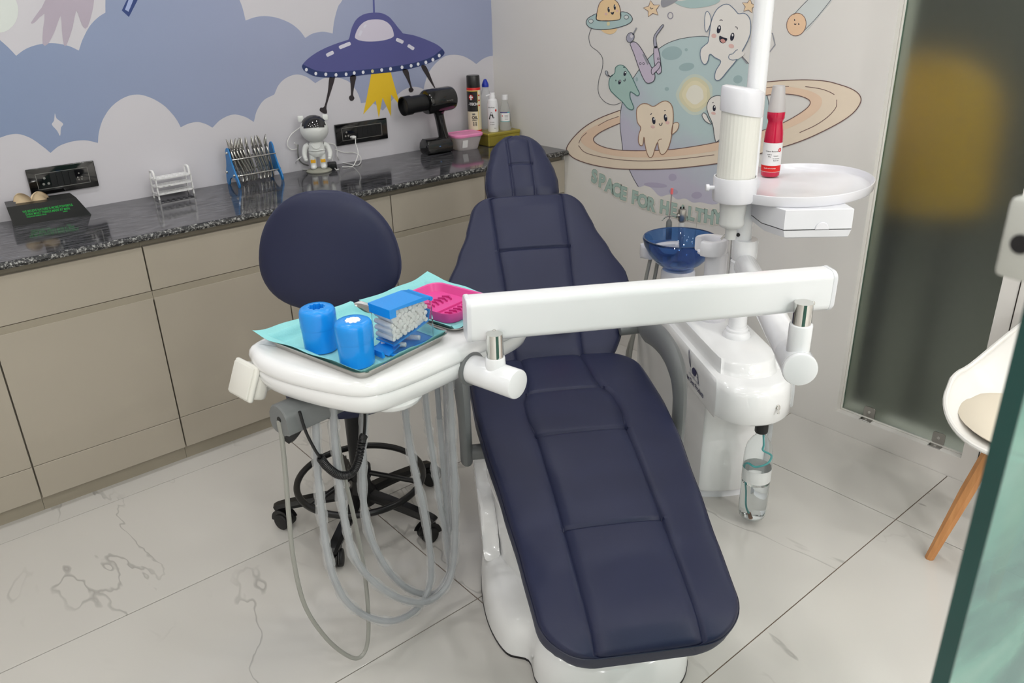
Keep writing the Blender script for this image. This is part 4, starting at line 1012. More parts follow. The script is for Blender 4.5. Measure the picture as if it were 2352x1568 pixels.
# water bottle under the unit
BX = Vector((0.585, 0.150, 0))
wb = thing('water_bottle', 'clear water bottle hanging upside up under the spittoon cabinet, partly filled', 'bottle', chw(BX.x, BX.y, 0.0205), CHR)
wb['label'] = 'clear plastic water bottle with black cap hanging below the spittoon cabinet'
M_pet = mat('pet_plastic', (0.96, 0.98, 0.98, 1), 0.02, trans=0.97, ior=1.12, var=0.005)
M_water = mat('water', (0.97, 0.985, 0.99, 1), 0.0, trans=1.0, ior=1.33, var=0.0)
bp = [(0.020, 0.004), (0.030, 0.0), (0.039, 0.010), (0.0425, 0.03), (0.043, 0.06), (0.042, 0.10), (0.043, 0.14), (0.043, 0.205), (0.042, 0.235), (0.036, 0.262), (0.024, 0.283), (0.015, 0.293), (0.014, 0.315)]
obj('bottle_shell', lathe(bp + [(r - 0.0012, z) for r, z in reversed(bp)], 40, cap=False), M_pet, wb)
obj('water', lathe([(0.0, 0.004), (0.028, 0.004), (0.038, 0.014), (0.0405, 0.035), (0.041, 0.06), (0.040, 0.10), (0.041, 0.132), (0.0, 0.132)], 40), M_water, wb)
obj('cap', lathe([(0.018, 0.305), (0.0195, 0.308), (0.0195, 0.352), (0.015, 0.353)], 28), M_black, wb)
M_tq = mat('turquoise_tube', C(70, 178, 180), 0.3)
obj('label_sleeve', lathe([(0.0434, 0.142), (0.0434, 0.185)], 40, cap=False), mat('sleeve_white', C(236, 238, 238), 0.4, trans=0.3), wb)
obj('tubing', hose([(0.006, -0.004, 0.30), (0.010, -0.006, 0.262), (0.008, -0.01, 0.245), (0.03, -0.022, 0.232), (0.012, -0.037, 0.215), (-0.022, -0.033, 0.205), (-0.037, -0.012, 0.207), (-0.038, 0.008, 0.18), (-0.034, -0.012, 0.12), (-0.032, -0.02, 0.06), (-0.022, -0.025, 0.032)], 0.0032), M_tq, wb)
obj('tube_weight', cyl((-0.022, -0.025, 0.034), (-0.012, -0.02, 0.012), 0.006, n=12), mat('brass', C(140, 92, 60), 0.35, 0.7), wb)
# assistant holder at the bowl with syringe and saliva ejector
ah = obj('assistant_holder', prism(rrect(-0.075, 0.075, -0.03, 0.03, 0.025), -0.0, 0.055, 0.012, 3), M_wgrey2, su, label='white instrument holder beside the blue bowl')
ah.location = (0.535, 1.025, 0.6)
obj('holder_arm', hose([(0.05, 0.0, 0.03), (0.07, -0.005, 0.0), (0.06, -0.03, -0.09), (0.05, -0.05, -0.12)], 0.014), M_wgrey2, ah)
M_hose = mat('grey_hose', C(158, 158, 152), 0.45)
for (a, b_) in (((-0.035, -0.01), (-0.09, -0.06)), ((0.0, 0.0), (-0.075, 0.02))):
    obj('suction_hose', hose([(a[0], a[1], 0.01), (a[0] - 0.03, a[1] - 0.005, -0.15), (b_[0] - 0.03, b_[1], -0.40), (b_[0] - 0.02, b_[1] - 0.02, -0.56), (b_[0] + 0.03, b_[1], -0.588), (-0.045, 0.0, -0.55)], 0.0075), M_hose, ah)
sy = thing('air_water_syringe', 'grey air-water syringe standing behind the blue bowl', 'syringe', chw(0.635, 1.075, 0.49), CHR)
obj('handle', lathe([(0.0105, 0.0), (0.0115, 0.10), (0.0115, 0.215), (0.010, 0.225)], 20), mat('syringe_white', C(214, 214, 212), 0.3), sy)
obj('head', join(cbox((0, 0, 0.252), 0.028, 0.024, 0.05, 0.006, 2), cyl((-0.013, 0, 0.252), (-0.019, 0, 0.252), 0.009, n=14)), M_steel, sy)
obj('button', join(cyl((-0.006, 0.004, 0.277), (-0.006, 0.004, 0.284), 0.003, n=10), cyl((0.006, 0.004, 0.277), (0.006, 0.004, 0.284), 0.003, n=10)), M_black, sy)
obj('nozzle', hose([(-0.018, 0, 0.252), (-0.05, 0, 0.252), (-0.066, 0, 0.248), (-0.08, 0, 0.236)], 0.0025), M_chrome, sy)
se_ = thing('saliva_ejector', 'thin saliva ejector tube with a pink tip behind the blue bowl', 'suction tip', chw(0.59, 1.09, 0.49), CHR)
obj('grip', lathe([(0.010, 0.0), (0.012, 0.20), (0.011, 0.225), (0.005, 0.235)], 16), M_grey, se_)
obj('tube', cyl((0, 0, 0.23), (0.004, 0, 0.335), 0.0024, n=10), mat('ejector_tube', C(150, 140, 138), 0.3), se_)
obj('tip', cyl((0.004, 0, 0.333), (0.0045, 0, 0.355), 0.0052, n=12), mat('pink_tip', C(230, 110, 112), 0.5), se_)
# ------------------------------------------------------------------ delivery arm and instrument head
AL = radians(7.5)
HO = Vector((0.70, 1.30, 0)); HX = Vector((cos(AL), sin(AL), 0)); HY = Vector((-sin(AL), cos(AL), 0))
def hw(x, y, z): return HO + HX * x + HY * y + Vector((0, 0, z))
def hloc(p): d = Vector(p) - HO; return Vector((d.dot(HX), d.dot(HY), d.z))
def onhy(u, v, yy):
    d = ray(u, v); o = Vector((0, 0, CAMH)); t = (yy - (o - HO).dot(HY)) / d.dot(HY); return hloc(o + d * t)
da = thing('delivery_unit', 'white dental delivery arm carrying the instrument table over the chair', 'dental unit', HO, AL)
colw = chw(PC.x, PC.y, 0)
ZA = 0.775
PR = onz(1829, 832, ZA); ZJ = 0.826; PL = onz(1145, 850, ZJ)
# lower arm tube
c0, c1 = hloc(colw + Vector((0, 0, ZA))), hloc(PR)
d_ = (c1 - c0).normalized()
obj('lower_arm', join(cyl(c0 + d_ * 0.039, c1 + d_ * 0.028, 0.0355, n=28, bev=0.004), cyl(c1 - d_ * 0.0 + d_ * 0.026, c1 + d_ * 0.042, 0.039, n=28, bev=0.005), cyl(c1 - d_ * 0.05, c1 + d_ * 0.027, 0.0385, n=28)), M_abs2, da)
obj('arm_sleeve', mv(lathe([(0.0315, -0.05), (0.0385, -0.046), (0.0385, 0.004), (0.034, 0.010)], 28, cap=False), c0.x, c0.y, c0.z), M_abs2, da)
obj('arm_socket', cyl(c1 + Vector((0, 0, 0.02)), c1 + Vector((0, 0, 0.095)), 0.0255, n=28, bev=0.003), M_abs2, da)
obj('arm_pivot', cyl(c1 + Vector((0, 0, 0.09)), c1 + Vector((0, 0, 0.145)), 0.0205, n=24), M_chrome, da)
# balance beam
zr, zl = 0.928, 0.9445
br, bl = hloc(onz(1902, 660, zr)), hloc(onz(1070, 731, zl))
bd = (br - bl).normalized()
sec = rrect(-0.030, 0.030, -0.0465, 0.0465, 0.0175, 6)
beam = sweep([bl + bd * 0.006, br - bd * 0.008], 1.0, sect=[(a, b) for a, b in sec], up=(0, 0, 1))
obj('balance_beam', beam, M_abs2, da, angle=40)
secl = [(a * 1.02, b * 1.02) for a, b in sec]
obj('beam_end_cap', sweep([bl - bd * 0.002, bl + bd * 0.0, bl + bd * 0.007], lambda t: 0.96 if t < 0.3 else 1.0, sect=secl, up=(0, 0, 1)), M_wgrey, da, angle=40)
obj('beam_end_cap', sweep([br - bd * 0.009, br - bd * 0.001, br + bd * 0.002], lambda t: 0.95 if t > 0.9 else 1.0, sect=secl, up=(0, 0, 1)), M_wgrey, da, angle=40)
nb = Vector((bd.y, -bd.x, 0)).normalized()
if (hw(nb.x, nb.y, 0) - HO).dot(Vector((RC[2].x, RC[2].y, 0))) > 0: nb = -nb
for (uu, vv) in ((1135, 761), (1840, 699), (1867, 696)):
    d = ray(uu, vv); o = Vector((0, 0, CAMH)); pl = HO + HX * bl.x + HY * bl.y + (HX * nb.x + HY * nb.y) * 0.0298; nn = HX * nb.x + HY * nb.y
    t = (pl - o).dot(nn) / d.dot(nn); q = hloc(o + d * t)
    obj('beam_bolt', xf(lathe([(0.0052, -0.001), (0.005, 0.0015), (0.003, 0.004), (0.0, 0.005)], 16), frame_to(q, q + nb)), M_chrome, da)
# T joint at the head
pl_ = hloc(PL)
tdir = (hloc(onz(1192, 884, ZJ)) - hloc(onz(1090, 848, ZJ))).normalized()
t0, t1 = hloc(onz(1082, 846, ZJ)), hloc(onz(1190, 883, ZJ))
obj('joint_cylinder', cyl(t0, t1, 0.0315, n=32, bev=0.003), M_abs2, da)
obj('joint_ring', cyl(t0 - (t1 - t0).normalized() * 0.004, t0 + (t1 - t0).normalized() * 0.006, 0.0375, n=32, bev=0.002), M_grey, da)
tm = t0.lerp(t1, 0.54)
obj('joint_post', cyl(Vector((tm.x, tm.y, ZJ + 0.01)), Vector((tm.x, tm.y, ZJ + 0.047)), 0.0225, 0.0205, n=28, bev=0.002), M_abs2, da)
obj('joint_pivot', cyl(Vector((tm.x, tm.y, ZJ + 0.046)), Vector((tm.x, tm.y, zl - 0.02)), 0.0175, n=24), M_chrome, da)
# instrument head
ho = [(-0.075, 0.300), (-0.100, 0.268), (-0.114, 0.22), (-0.114, 0.16), (-0.104, 0.10), (-0.086, 0.035), (-0.058, -0.032), (-0.018, -0.064), (0.055, -0.077), (0.15, -0.080), (0.30, -0.080), (0.38, -0.074), (0.43, -0.05), (0.452, 0.0), (0.457, 0.1), (0.452, 0.2), (0.435, 0.27), (0.39, 0.312), (0.25, 0.325), (0.05, 0.325)]
hs = smooth2(ho, 4)
def inset(poly, d):
    n = len(poly); out = []; ar = sum(poly[i][0] * poly[(i + 1) % n][1] - poly[(i + 1) % n][0] * poly[i][1] for i in range(n)); sg = 1 if ar > 0 else -1
    for i in range(n):
        a, b = poly[i - 1], poly[(i + 1) % n]; dx, dy = b[0] - a[0], b[1] - a[1]; L = hypot(dx, dy) or 1
        out.append((poly[i][0] - sg * dy / L * d, poly[i][1] + sg * dx / L * d))
    return out
def stack(poly, steps):
    V, F = [], []; n = len(poly)
    for (z, d) in steps: V += [Vector((p[0], p[1], z)) for p in inset(poly, d)]
    for i in range(len(steps) - 1):
        for j in range(n): F.append((i * n + j, i * n + (j + 1) % n, (i + 1) * n + (j + 1) % n, (i + 1) * n + j))
    F.append(tuple(reversed(range(n)))); F.append(tuple((len(steps) - 1) * n + j for j in range(n)))
    return V, F
obj('table_top', stack(hs, [(0.8505, 0.003), (0.853, 0.0), (0.862, -0.001), (0.872, 0.002), (0.879, 0.008), (0.8825, 0.016), (0.8830, 0.024)]), M_abs, da, angle=50)
obj('table_underside', stack(hs, [(0.796, 0.045), (0.801, 0.026), (0.812, 0.011), (0.828, 0.003), (0.846, 0.0015), (0.8497, 0.004)]), M_abs, da, angle=50)
obj('underside_bump', ball((0.055, -0.012, 0.802), 0.062, 0.052, 0.024, 24, 10), M_abs, da)
# keypad panel at the left
M_ivory = mat('ivory_plastic', C(226, 225, 218), 0.35)
MK = Matrix.Translation((-0.112, 0.262, 0.813)) @ Matrix.Scale(0.9, 4) @ Matrix(((0.91, 0, 0.41, 0), (0, 1, 0, 0), (-0.41, 0, 0.91, 0), (0, 0, 0, 1)))
kp = obj('control_panel', xf(box(-0.014, 0.026, -0.044, 0.044, -0.037, 0.041, 0.014, 3), MK), M_ivory, da, label='ivory keypad panel below the table edge')
obj('panel_cover', xf(box(-0.026, -0.012, -0.048, 0.048, -0.042, 0.046, 0.0065, 3), MK), M_ivory, kp)
obj('panel_bezel', xf(box(-0.031, -0.024, -0.041, 0.041, -0.036, 0.040, 0.0034, 2), MK), M_ivory, kp)
obj('panel_neck', cyl((-0.10, 0.255, 0.80), (-0.045, 0.235, 0.812), 0.018, n=16), M_ivory, kp)
# instrument bar
ib = obj('instrument_bar', join(xf(prism(smooth2([(-0.028, -0.03), (0.028, -0.03), (0.032, -0.005), (0.026, 0.022), (0, 0.034), (-0.026, 0.022), (-0.032, -0.005)], 4), 0, 0.30, 0.003, 1), plane_M((-0.125, 0.152, 0.764), (0, 1, 0), (0, 0, 1)))), M_grey, da)
obj('bar_end_hole', cyl((-0.1265, 0.148, 0.766), (-0.1235, 0.148, 0.766), 0.0065, n=16), M_black, ib)
for i in range(5):
    obj('bar_screw', cyl((-0.095 + 0.026 * i, 0.1195, 0.751), (-0.095 + 0.026 * i, 0.1245, 0.751), 0.0032, n=10), M_black, ib)
# hoses (drawn in vertical planes below the table)
def sleeve_mat():
    m = mat('clear_film', C(222, 224, 225), 0.16, alpha=0.30, bump=0.9, bscale=90, var=0.1)
    return m
M_film = sleeve_mat()
M_tube = mat('instrument_tube', C(150, 154, 160), 0.4)
M_tubeb = mat('thin_grey_tube', C(150, 150, 144), 0.4)
def hpts(P, y): return [onhy(u, v, y) for u, v in P]
top_fix = lambda L, z0: L
def hose_part(P, y, r, film=True, m=None, zb=0.803):
    L = hpts(P, y)
    if zb: L = [Vector((L[0].x, L[0].y, zb))] + L
    L = L + [Vector((L[-1].x, L[-1].y + 0.003, 0.803))]
    h = obj('instrument_hose', hose(L, r, 6, 10), m or M_tube, da)
    if film:
        random.seed(len(P) + int(P[0][0])); ph = random.uniform(0, 6)
        Q = crom(L, 10); n0 = int(len(Q) * 0.06); n1 = int(len(Q) * 0.97)
        f = lambda t: r * (1.5 + 0.22 * sin(t * 61 + ph) + 0.16 * sin(t * 143 + 1.7 * ph) + 0.14 * random.uniform(-1, 1))
        obj('plastic_sleeve', sweep(Q[n0:n1], f, 9, cap=False), M_film, h)
    return h
hose_part([(641, 968), (645, 985), (655, 1080), (663, 1180), (675, 1290), (700, 1390), (745, 1460), (790, 1500), (822, 1511), (842, 1485), (846, 1420), (838, 1320), (818, 1210), (795, 1110), (775, 1010), (763, 930)], 0.148, 0.0052, False, M_tubeb, zb=0.745)
hose_part([(724, 930), (726, 1000), (731, 1100), (740, 1190), (752, 1270), (768, 1330), (800, 1385), (850, 1418), (905, 1425), (955, 1400), (985, 1350), (990, 1290), (975, 1180), (955, 1090), (942, 1030), (930, 940)], 0.142, 0.0078)
hose_part([(765, 930), (768, 1000), (778, 1100), (795, 1210), (820, 1290), (870, 1345), (930, 1378), (985, 1380), (1025, 1345), (1042, 1290), (1046, 1200), (1044, 1100), (1038, 1000), (1034, 900)], 0.12, 0.0078)
hose_part([(836, 935), (835, 1000), (832, 1100), (840, 1190), (860, 1255), (900, 1320), (950, 1358), (1000, 1362), (1030, 1320), (1038, 1250), (1035, 1150), (1030, 1050), (1028, 980), (1024, 905)], 0.155, 0.0078)
hose_part([(978, 925), (985, 985), (996, 1060), (1008, 1140), (1022, 1220), (1034, 1290)], 0.16, 0.007)
# coiled black cable
L = hpts([(688, 945), (702, 990), (722, 1030), (735, 1050)], 0.108)
cb = obj('black_cable', hose(L, 0.0034), M_black, da)
L = crom(hpts([(735, 1050), (752, 1072), (778, 1090), (805, 1088), (822, 1060), (832, 1010), (836, 1000)], 0.108), 16)
coil = []
for i, p in enumerate(L):
    t = (L[min(i + 1, len(L) - 1)] - L[max(i - 1, 0)]).normalized(); x = Vector((0, 1, 0)); y = t.cross(x).normalized()
    coil.append((p, x, y))
C2 = []
for i in range(len(coil) - 1):
    for k in range(5):
        q = coil[i][0].lerp(coil[i + 1][0], k / 5); a = 2 * pi * (i + k / 5.0) * 0.5
        C2.append(q + coil[i][1] * (0.0068 * cos(a)) + coil[i][2] * (0.0068 * sin(a)))
obj('coil', sweep(C2, 0.0030, 6), M_black, cb)
obj('cable_tail', hose(hpts([(836, 1000), (838, 970), (838, 945)], 0.108), 0.0034), M_black, cb)

# ---- steel trays and what lies on them
M_tray = mat('stainless', C(190, 188, 184), 0.2, 1.0, var=0.04)
def steel_tray(x0, x1, y0, y1, rot, hh, label):
    cx, cy = (x0 + x1) / 2, (y0 + y1) / 2; w, d = (x1 - x0), (y1 - y0)
    t = thing('steel_tray', label, 'tray', hw(cx, cy, 0.8835), AL + rot, 'stainless trays on the instrument table')
    a = rrect(-w / 2 + 0.012, w / 2 - 0.012, -d / 2 + 0.012, d / 2 - 0.012, 0.018, 5); b = rrect(-w / 2 + 0.004, w / 2 - 0.004, -d / 2 + 0.004, d / 2 - 0.004, 0.022, 5); c = rrect(-w / 2, w / 2, -d / 2, d / 2, 0.025, 5)
    V, F = [], []; n = len(a)
    for P, z in ((a, 0.0008), (b, hh - 0.001), (c, hh), (c, hh - 0.002), (b, hh - 0.003), (a, 0.0001)):
        V += [Vector((p[0], p[1], z)) for p in P]
    for r in range(5):
        for j in range(n): F.append((r * n + j, r * n + (j + 1) % n, (r + 1) * n + (j + 1) % n, (r + 1) * n + j))
    F.append(tuple(range(n))); F.append(tuple(5 * n + j for j in range(n)))
    obj('pan', (V, F), M_tray, t, angle=40)
    return t
steel_tray(*(-0.062, 0.194, -0.042, 0.262), radians(4), 0.0185, 'stainless steel tray under the blue dispensers')
steel_tray(*(0.212, 0.405, -0.020, 0.262), radians(4), 0.0116, 'stainless steel tray under the pink organiser tray')
M_nap = mat('turquoise_napkin', C(146, 214, 216), 0.85, var=0.03, bump=0.3, bscale=220)
T1 = (-0.062, 0.194, -0.042, 0.262, 0.0185); T2 = (0.212, 0.405, -0.020, 0.262, 0.0116)
def tray_z(rect, x, y):
    cx, cy = (rect[0] + rect[1]) / 2, (rect[2] + rect[3]) / 2; a = radians(4)
    dx, dy = x - cx, y - cy; lx, ly = dx * cos(a) + dy * sin(a), -dx * sin(a) + dy * cos(a)
    w, d = (rect[1] - rect[0]) / 2, (rect[3] - rect[2]) / 2
    o = max(abs(lx) - w, abs(ly) - d)         # negative inside the rim
    hh = rect[4]
    if o < -0.020: return 0.0022
    return 0.0022 + (hh + 0.0042 - 0.0022) * min(1.0, (o + 0.020) / 0.0125)
def napkin(corners, label, rect, lift, seed):
    random.seed(seed); ph = [random.uniform(0, 6) for _ in range(6)]
    n = 64; V, F = [], []
    A, B, C_, D = [Vector((p[0], p[1], 0)) for p in corners]   # near-left, near-right, far-right, far-left
    for i in range(n + 1):
        for j in range(n + 1):
            u, v = j / n, i / n
            wob = Vector((0.0025 * sin(17 * v + ph[3]) * (1 if u in (0.0, 1.0) else 0), 0.0025 * sin(15 * u + ph[4]) * (1 if v in (0.0, 1.0) else 0), 0))
            q = A.lerp(B, u).lerp(D.lerp(C_, u), v) + wob
            z = 0.8835 + tray_z(rect, q.x, q.y) + 0.0006 * (sin(9 * u + ph[0]) * sin(8 * v + ph[1]) + 1)
            for (cu, cv_, am) in lift:
                dd = hypot(u - cu, v - cv_); z += am * max(0, 1 - dd / 0.22) ** 2
            V.append(Vector((q.x, q.y, z)))
    for i in range(n):
        for j in range(n): F.append((i * (n + 1) + j, i * (n + 1) + j + 1, (i + 1) * (n + 1) + j + 1, (i + 1) * (n + 1) + j))
    m = (n + 1) ** 2
    V2 = V + [v - Vector((0, 0, 0.0007)) for v in V]
    F2 = F + [tuple(reversed([k + m for k in f])) for f in F]
    bd_ = [j for j in range(n + 1)] + [i * (n + 1) + n for i in range(1, n + 1)] + [n * (n + 1) + j for j in range(n - 1, -1, -1)] + [i * (n + 1) for i in range(n - 1, 0, -1)]
    for k in range(len(bd_)):
        a, b = bd_[k], bd_[(k + 1) % len(bd_)]; F2.append((a, a + m, b + m, b))
    c = (A + B + C_ + D) / 4
    return solo('paper_napkin', (([v - Vector((c.x, c.y, 0.884)) for v in V2]), F2), M_nap, label, 'napkin', hw(c.x, c.y, 0.884), AL, 'turquoise tray napkins', angle=80)
napkin([(-0.044, -0.041), (0.196, -0.024), (0.168, 0.272), (-0.082, 0.284)], 'turquoise paper napkin lining the tray under the blue dispensers', T1, [(0, 1, 0.009)], 3)
napkin([(0.226, -0.006), (0.412, -0.004), (0.425, 0.285), (0.192, 0.268)], 'turquoise paper napkin lining the tray under the pink organiser', T2, [(0, 1, 0.005), (1, 1, 0.008)], 9)
NZ = 0.8878
M_blue = mat('blue_plastic', C(24, 146, 236), 0.25, var=0.02, coat=0.2)
M_blued = mat('blue_plastic_deep', C(16, 96, 196), 0.3, var=0.02)
M_cotton = mat('cotton', C(252, 251, 250), 0.95, var=0.03, bump=0.6, bscale=260)
def cotton_pot(x, y, label, full):
    t = thing('cotton_pot', label, 'dispenser', hw(x, y, NZ), AL, 'blue cotton dispensers')
    obj('pot', lathe([(0.0325, 0.0), (0.0345, 0.002), (0.0366, 0.050), (0.0366, 0.0525)], 40), M_blue, t)
    lid = lathe([(0.0372, 0.051), (0.0376, 0.053), (0.0375, 0.078), (0.0366, 0.085), (0.034, 0.090), (0.029, 0.0928), (0.0185, 0.0935)], 48, cap=False)
    # star-shaped opening
    n = 48; V, F = lid[0][:], lid[1][:]; b0 = len(V) - n
    r2 = len(V)
    for (dr, dz) in ((0.0, -0.0002), (-0.001, -0.016)):
        for i in range(n):
            a = 2 * pi * i / n; rr = 0.0158 + 0.0022 * cos(10 * a) + dr
            V.append(Vector((rr * cos(a), rr * sin(a), 0.0935 + dz)))
    for k in range(2):
        s0 = b0 if k == 0 else r2
        s1 = r2 + k * n
        for i in range(n): F.append((s0 + i, s0 + (i + 1) % n, s1 + (i + 1) % n, s1 + i))
    F.append(tuple(r2 + n + i for i in range(n)))
    obj('lid', (V, F), M_blue if full else M_blue, t, angle=45)
    if full:
        random.seed(5)
        g = ball((0, 0, 0.090), 0.0168, 0.0168, 0.0066, 16, 8)
        g = ([v + Vector((random.uniform(-1, 1), random.uniform(-1, 1), random.uniform(-1, 1))) * 0.0008 for v in g[0]], g[1])
        obj('cotton_pad', g, M_cotton, t, label='white cotton showing in the opening')
    else:
        obj('opening', lathe([(0.0, 0.0786), (0.0135, 0.0786)], 24, cap=False), M_blued, t, label='dark star-shaped opening')
cotton_pot(-0.007, 0.140, 'blue round cotton dispenser with an empty star-shaped opening', False)
cotton_pot(-0.004, 0.024, 'blue round cotton dispenser with white cotton filling its opening', True)
# cotton roll dispenser
M_acr = mat('clear_acrylic', (0.97, 0.985, 0.99, 1), 0.03, trans=0.98, ior=1.07, var=0.0)
cd = thing('cotton_roll_dispenser', 'clear box dispenser full of cotton rolls with blue lid and tray', 'dispenser', hw(0.116, 0.020, NZ), AL)
wx, wy = 0.110, 0.064
obj('base_tray', join(box(-wx / 2 - 0.002, wx / 2 + 0.002, -wy / 2 - 0.002, wy / 2 + 0.002, 0, 0.006, 0.001, 1), xf(prism([(-0.032, 0.0), (0.0, 0.014), (0.0, 0.011), (-0.030, -0.001)], -0.026, 0.026), plane_M((-wx / 2 + 0.022, 0.0, 0.004), (1, 0, 0), (0, 0, 1))),
     xf(prism([(-0.036, 0.0), (-0.030, 0.002), (-0.034, 0.016), (-0.038, 0.014)], -0.026, 0.026), plane_M((-wx / 2 + 0.012, 0, 0.003), (1, 0, 0), (0, 0, 1)))), M_blue, cd, smooth=False)
th = 0.002
for (n_, g) in (('front_wall', box(-wx / 2, wx / 2, -wy / 2, -wy / 2 + th, 0.006, 0.098)), ('back_wall', box(-wx / 2, wx / 2, wy / 2 - th, wy / 2, 0.006, 0.098)), ('end_wall', box(wx / 2 - th, wx / 2, -wy / 2 + th, wy / 2 - th, 0.006, 0.098)), ('end_wall', box(-wx / 2, -wx / 2 + th, -wy / 2 + th, wy / 2 - th, 0.028, 0.098))):
    obj(n_, g, M_acr, cd, smooth=False)
obj('lid', join(xf(prism([(-wx / 2 - 0.003, 0.098), (wx / 2 + 0.001, 0.094), (wx / 2 + 0.001, 0.0975), (0.03, 0.1035), (-wx / 2 - 0.003, 0.1025)], -wy / 2 - 0.002, wy / 2 + 0.002), plane_M((0, 0, 0), (1, 0, 0), (0, 0, 1))), box(-wx / 2 - 0.0025, -wx / 2 + 0.014, -wy / 2 - 0.001, wy / 2 + 0.001, 0.083, 0.0985)), M_blued if False else M_blue, cd, smooth=False)
obj('hinge', cyl((wx / 2 - 0.004, -wy / 2 - 0.004, 0.095), (wx / 2 - 0.004, wy / 2 + 0.004, 0.095), 0.0045, n=14), M_blue, cd)
obj('slide', join(xf(prism([(-0.05, 0.020), (0.045, 0.045), (0.052, 0.07), (0.049, 0.07), (0.043, 0.048), (-0.05, 0.0235)], -wy / 2 + 0.003, wy / 2 - 0.003), plane_M((0, 0, 0), (1, 0, 0), (0, 0, 1)))), M_blue, cd, smooth=False)
random.seed(12)
r_ = 0.0052
rolls = []
for row in range(9):
    z = 0.034 + row * 0.0088 * 0.66 * 1.25
    for k in range(10):
        x = -0.047 + k * 0.0098 + (0.0049 if row % 2 else 0)
        zz = z + max(0, (x + 0.05)) * 0.18 + random.uniform(-0.0012, 0.0012)
        if x > 0.046 or zz > 0.093: continue
        rolls.append((x + random.uniform(-0.001, 0.001), zz))
rolls += [(0.012, 0.0125), (-0.03, 0.012)]
proto = None
for (x, z) in rolls:
    if proto is None:
        proto = obj('cotton_roll', cyl((0, -0.0265, 0), (0, 0.0265, 0), r_, n=10, bev=0.0012), M_cotton, cd)
        o = proto
    else:
        o = proto.copy(); COL.objects.link(o); o.parent = cd
    o.location = (x, random.uniform(-0.0025, 0.0025), z)
    o.rotation_euler = (0, 0, random.uniform(-0.06, 0.06)) if z > 0.02 else (0, 0, 0.5)
# pink organiser
M_pink = mat('pink_plastic', C(222, 76, 154), 0.35, var=0.02)
M_pinkd = mat('pink_plastic_slot', C(200, 52, 132), 0.45, var=0.02)
pk = thing('pink_organiser', 'pink plastic instrument tray with rounded corners and ribs', 'organiser tray', hw(0.312, 0.110, NZ), AL + radians(4))
w, d = 0.150, 0.185
a = rrect(-w / 2 + 0.012, w / 2 - 0.012, -d / 2 + 0.012, d / 2 - 0.012, 0.022, 6); b = rrect(-w / 2 + 0.004, w / 2 - 0.004, -d / 2 + 0.004, d / 2 - 0.004, 0.028, 6); c = rrect(-w / 2, w / 2, -d / 2, d / 2, 0.030, 6)
V, F = [], []; n = len(a)
for P, z in ((a, 0.0065), (b, 0.023), (c, 0.0245), (c, 0.022), ([(p[0] * 0.985, p[1] * 0.985) for p in b], 0.002), ([(p[0] * 0.97, p[1] * 0.97) for p in b], 0.0)):
    V += [Vector((p[0], p[1], z)) for p in P]
for r in range(5):
    for j in range(n): F.append((r * n + j, r * n + (j + 1) % n, (r + 1) * n + (j + 1) % n, (r + 1) * n + j))
F.append(tuple(range(n))); F.append(tuple(5 * n + j for j in range(n)))
obj('tray', (V, F), M_pink, pk, angle=40)
obj('divider', box(-w / 2 + 0.012, w / 2 - 0.012, -0.028, -0.0245, 0.006, 0.012, 0.001, 1), M_pink, pk)
for yy in (0.02, -0.055):
    for k in range(7):
        x = -0.052 + k * 0.0145
        obj('rib', xf(prism([(-0.0022, -0.014), (0.0, -0.016), (0.010, 0.0), (0.0, 0.016), (-0.0022, 0.014), (0.006, 0.0)], 0.0063, 0.0115), Matrix.Translation((x, yy, 0))), M_pinkd, pk, smooth=False)
# ------------------------------------------------------------------ dentist stool
SX, SY = 1.008, 1.995
st = thing('operator_stool', 'navy padded operator stool on a black five-star caster base with foot ring', 'stool', (SX, SY, 0))
M_nyl = mat('black_nylon', C(20, 20, 21), 0.3, var=0.04)
M_nylm = mat('black_rubber', C(28, 28, 29), 0.55)
obj('hub', lathe([(0.03, 0.055), (0.045, 0.06), (0.045, 0.10), (0.032, 0.125), (0.028, 0.16)], 28), M_nyl, st)
ANG = [math.degrees(math.atan2(2.142 - 0.02 - SY, 0.805 - SX)) + 72 * k for k in range(5)]
for a in ANG:
    ar = radians(a); d = Vector((cos(ar), sin(ar), 0)); nn = Vector((-sin(ar), cos(ar), 0))
    path = [d * 0.03 + Vector((0, 0, 0.092)), d * 0.12 + Vector((0, 0, 0.088)), d * 0.22 + Vector((0, 0, 0.078)), d * 0.262 + Vector((0, 0, 0.072)), d * 0.275 + Vector((0, 0, 0.066))]
    leg = obj('leg', sweep(crom(path, 4), lambda t: 1.0 - 0.25 * t, sect=[(-0.019, -0.012), (0.019, -0.012), (0.021, 0.0), (0.014, 0.014), (-0.014, 0.014), (-0.021, 0.0)], up=(0, 0, 1)), M_nyl, st)
    c = d * 0.262
    ca = radians(a * 1.7 + 40); cd_ = Vector((cos(ca), sin(ca), 0)); cn = Vector((-sin(ca), cos(ca), 0))
    wc = c + cd_ * 0.016 + Vector((0, 0, 0.027))
    cs = obj('caster', join(cyl(c + Vector((0, 0, 0.045)), c + Vector((0, 0, 0.072)), 0.008, n=12), xf(prism([(0.027 * cos(t), 0.027 * sin(t)) for t in (pi * 2 * i / 20 for i in range(20))], -0.009, 0.009), frame_to(wc, wc + cn))), M_nyl, leg)
    for sg in (-1, 1):
        obj('wheel', cyl(wc + cn * (sg * 0.0095), wc + cn * (sg * 0.024), 0.0265, n=24, bev=0.003), M_nylm, leg)
        obj('fender', sweep([wc + cn * (sg * 0.016) + (cd_ * cos(t) + Vector((0, 0, 1)) * sin(t)) * 0.031 for t in (radians(x) for x in range(20, 200, 15))], 1.0, sect=[(-0.0095, -0.0015), (0.0095, -0.0015), (0.0095, 0.0015), (-0.0095, 0.0015)], up=tuple(cn)), M_nyl, leg)
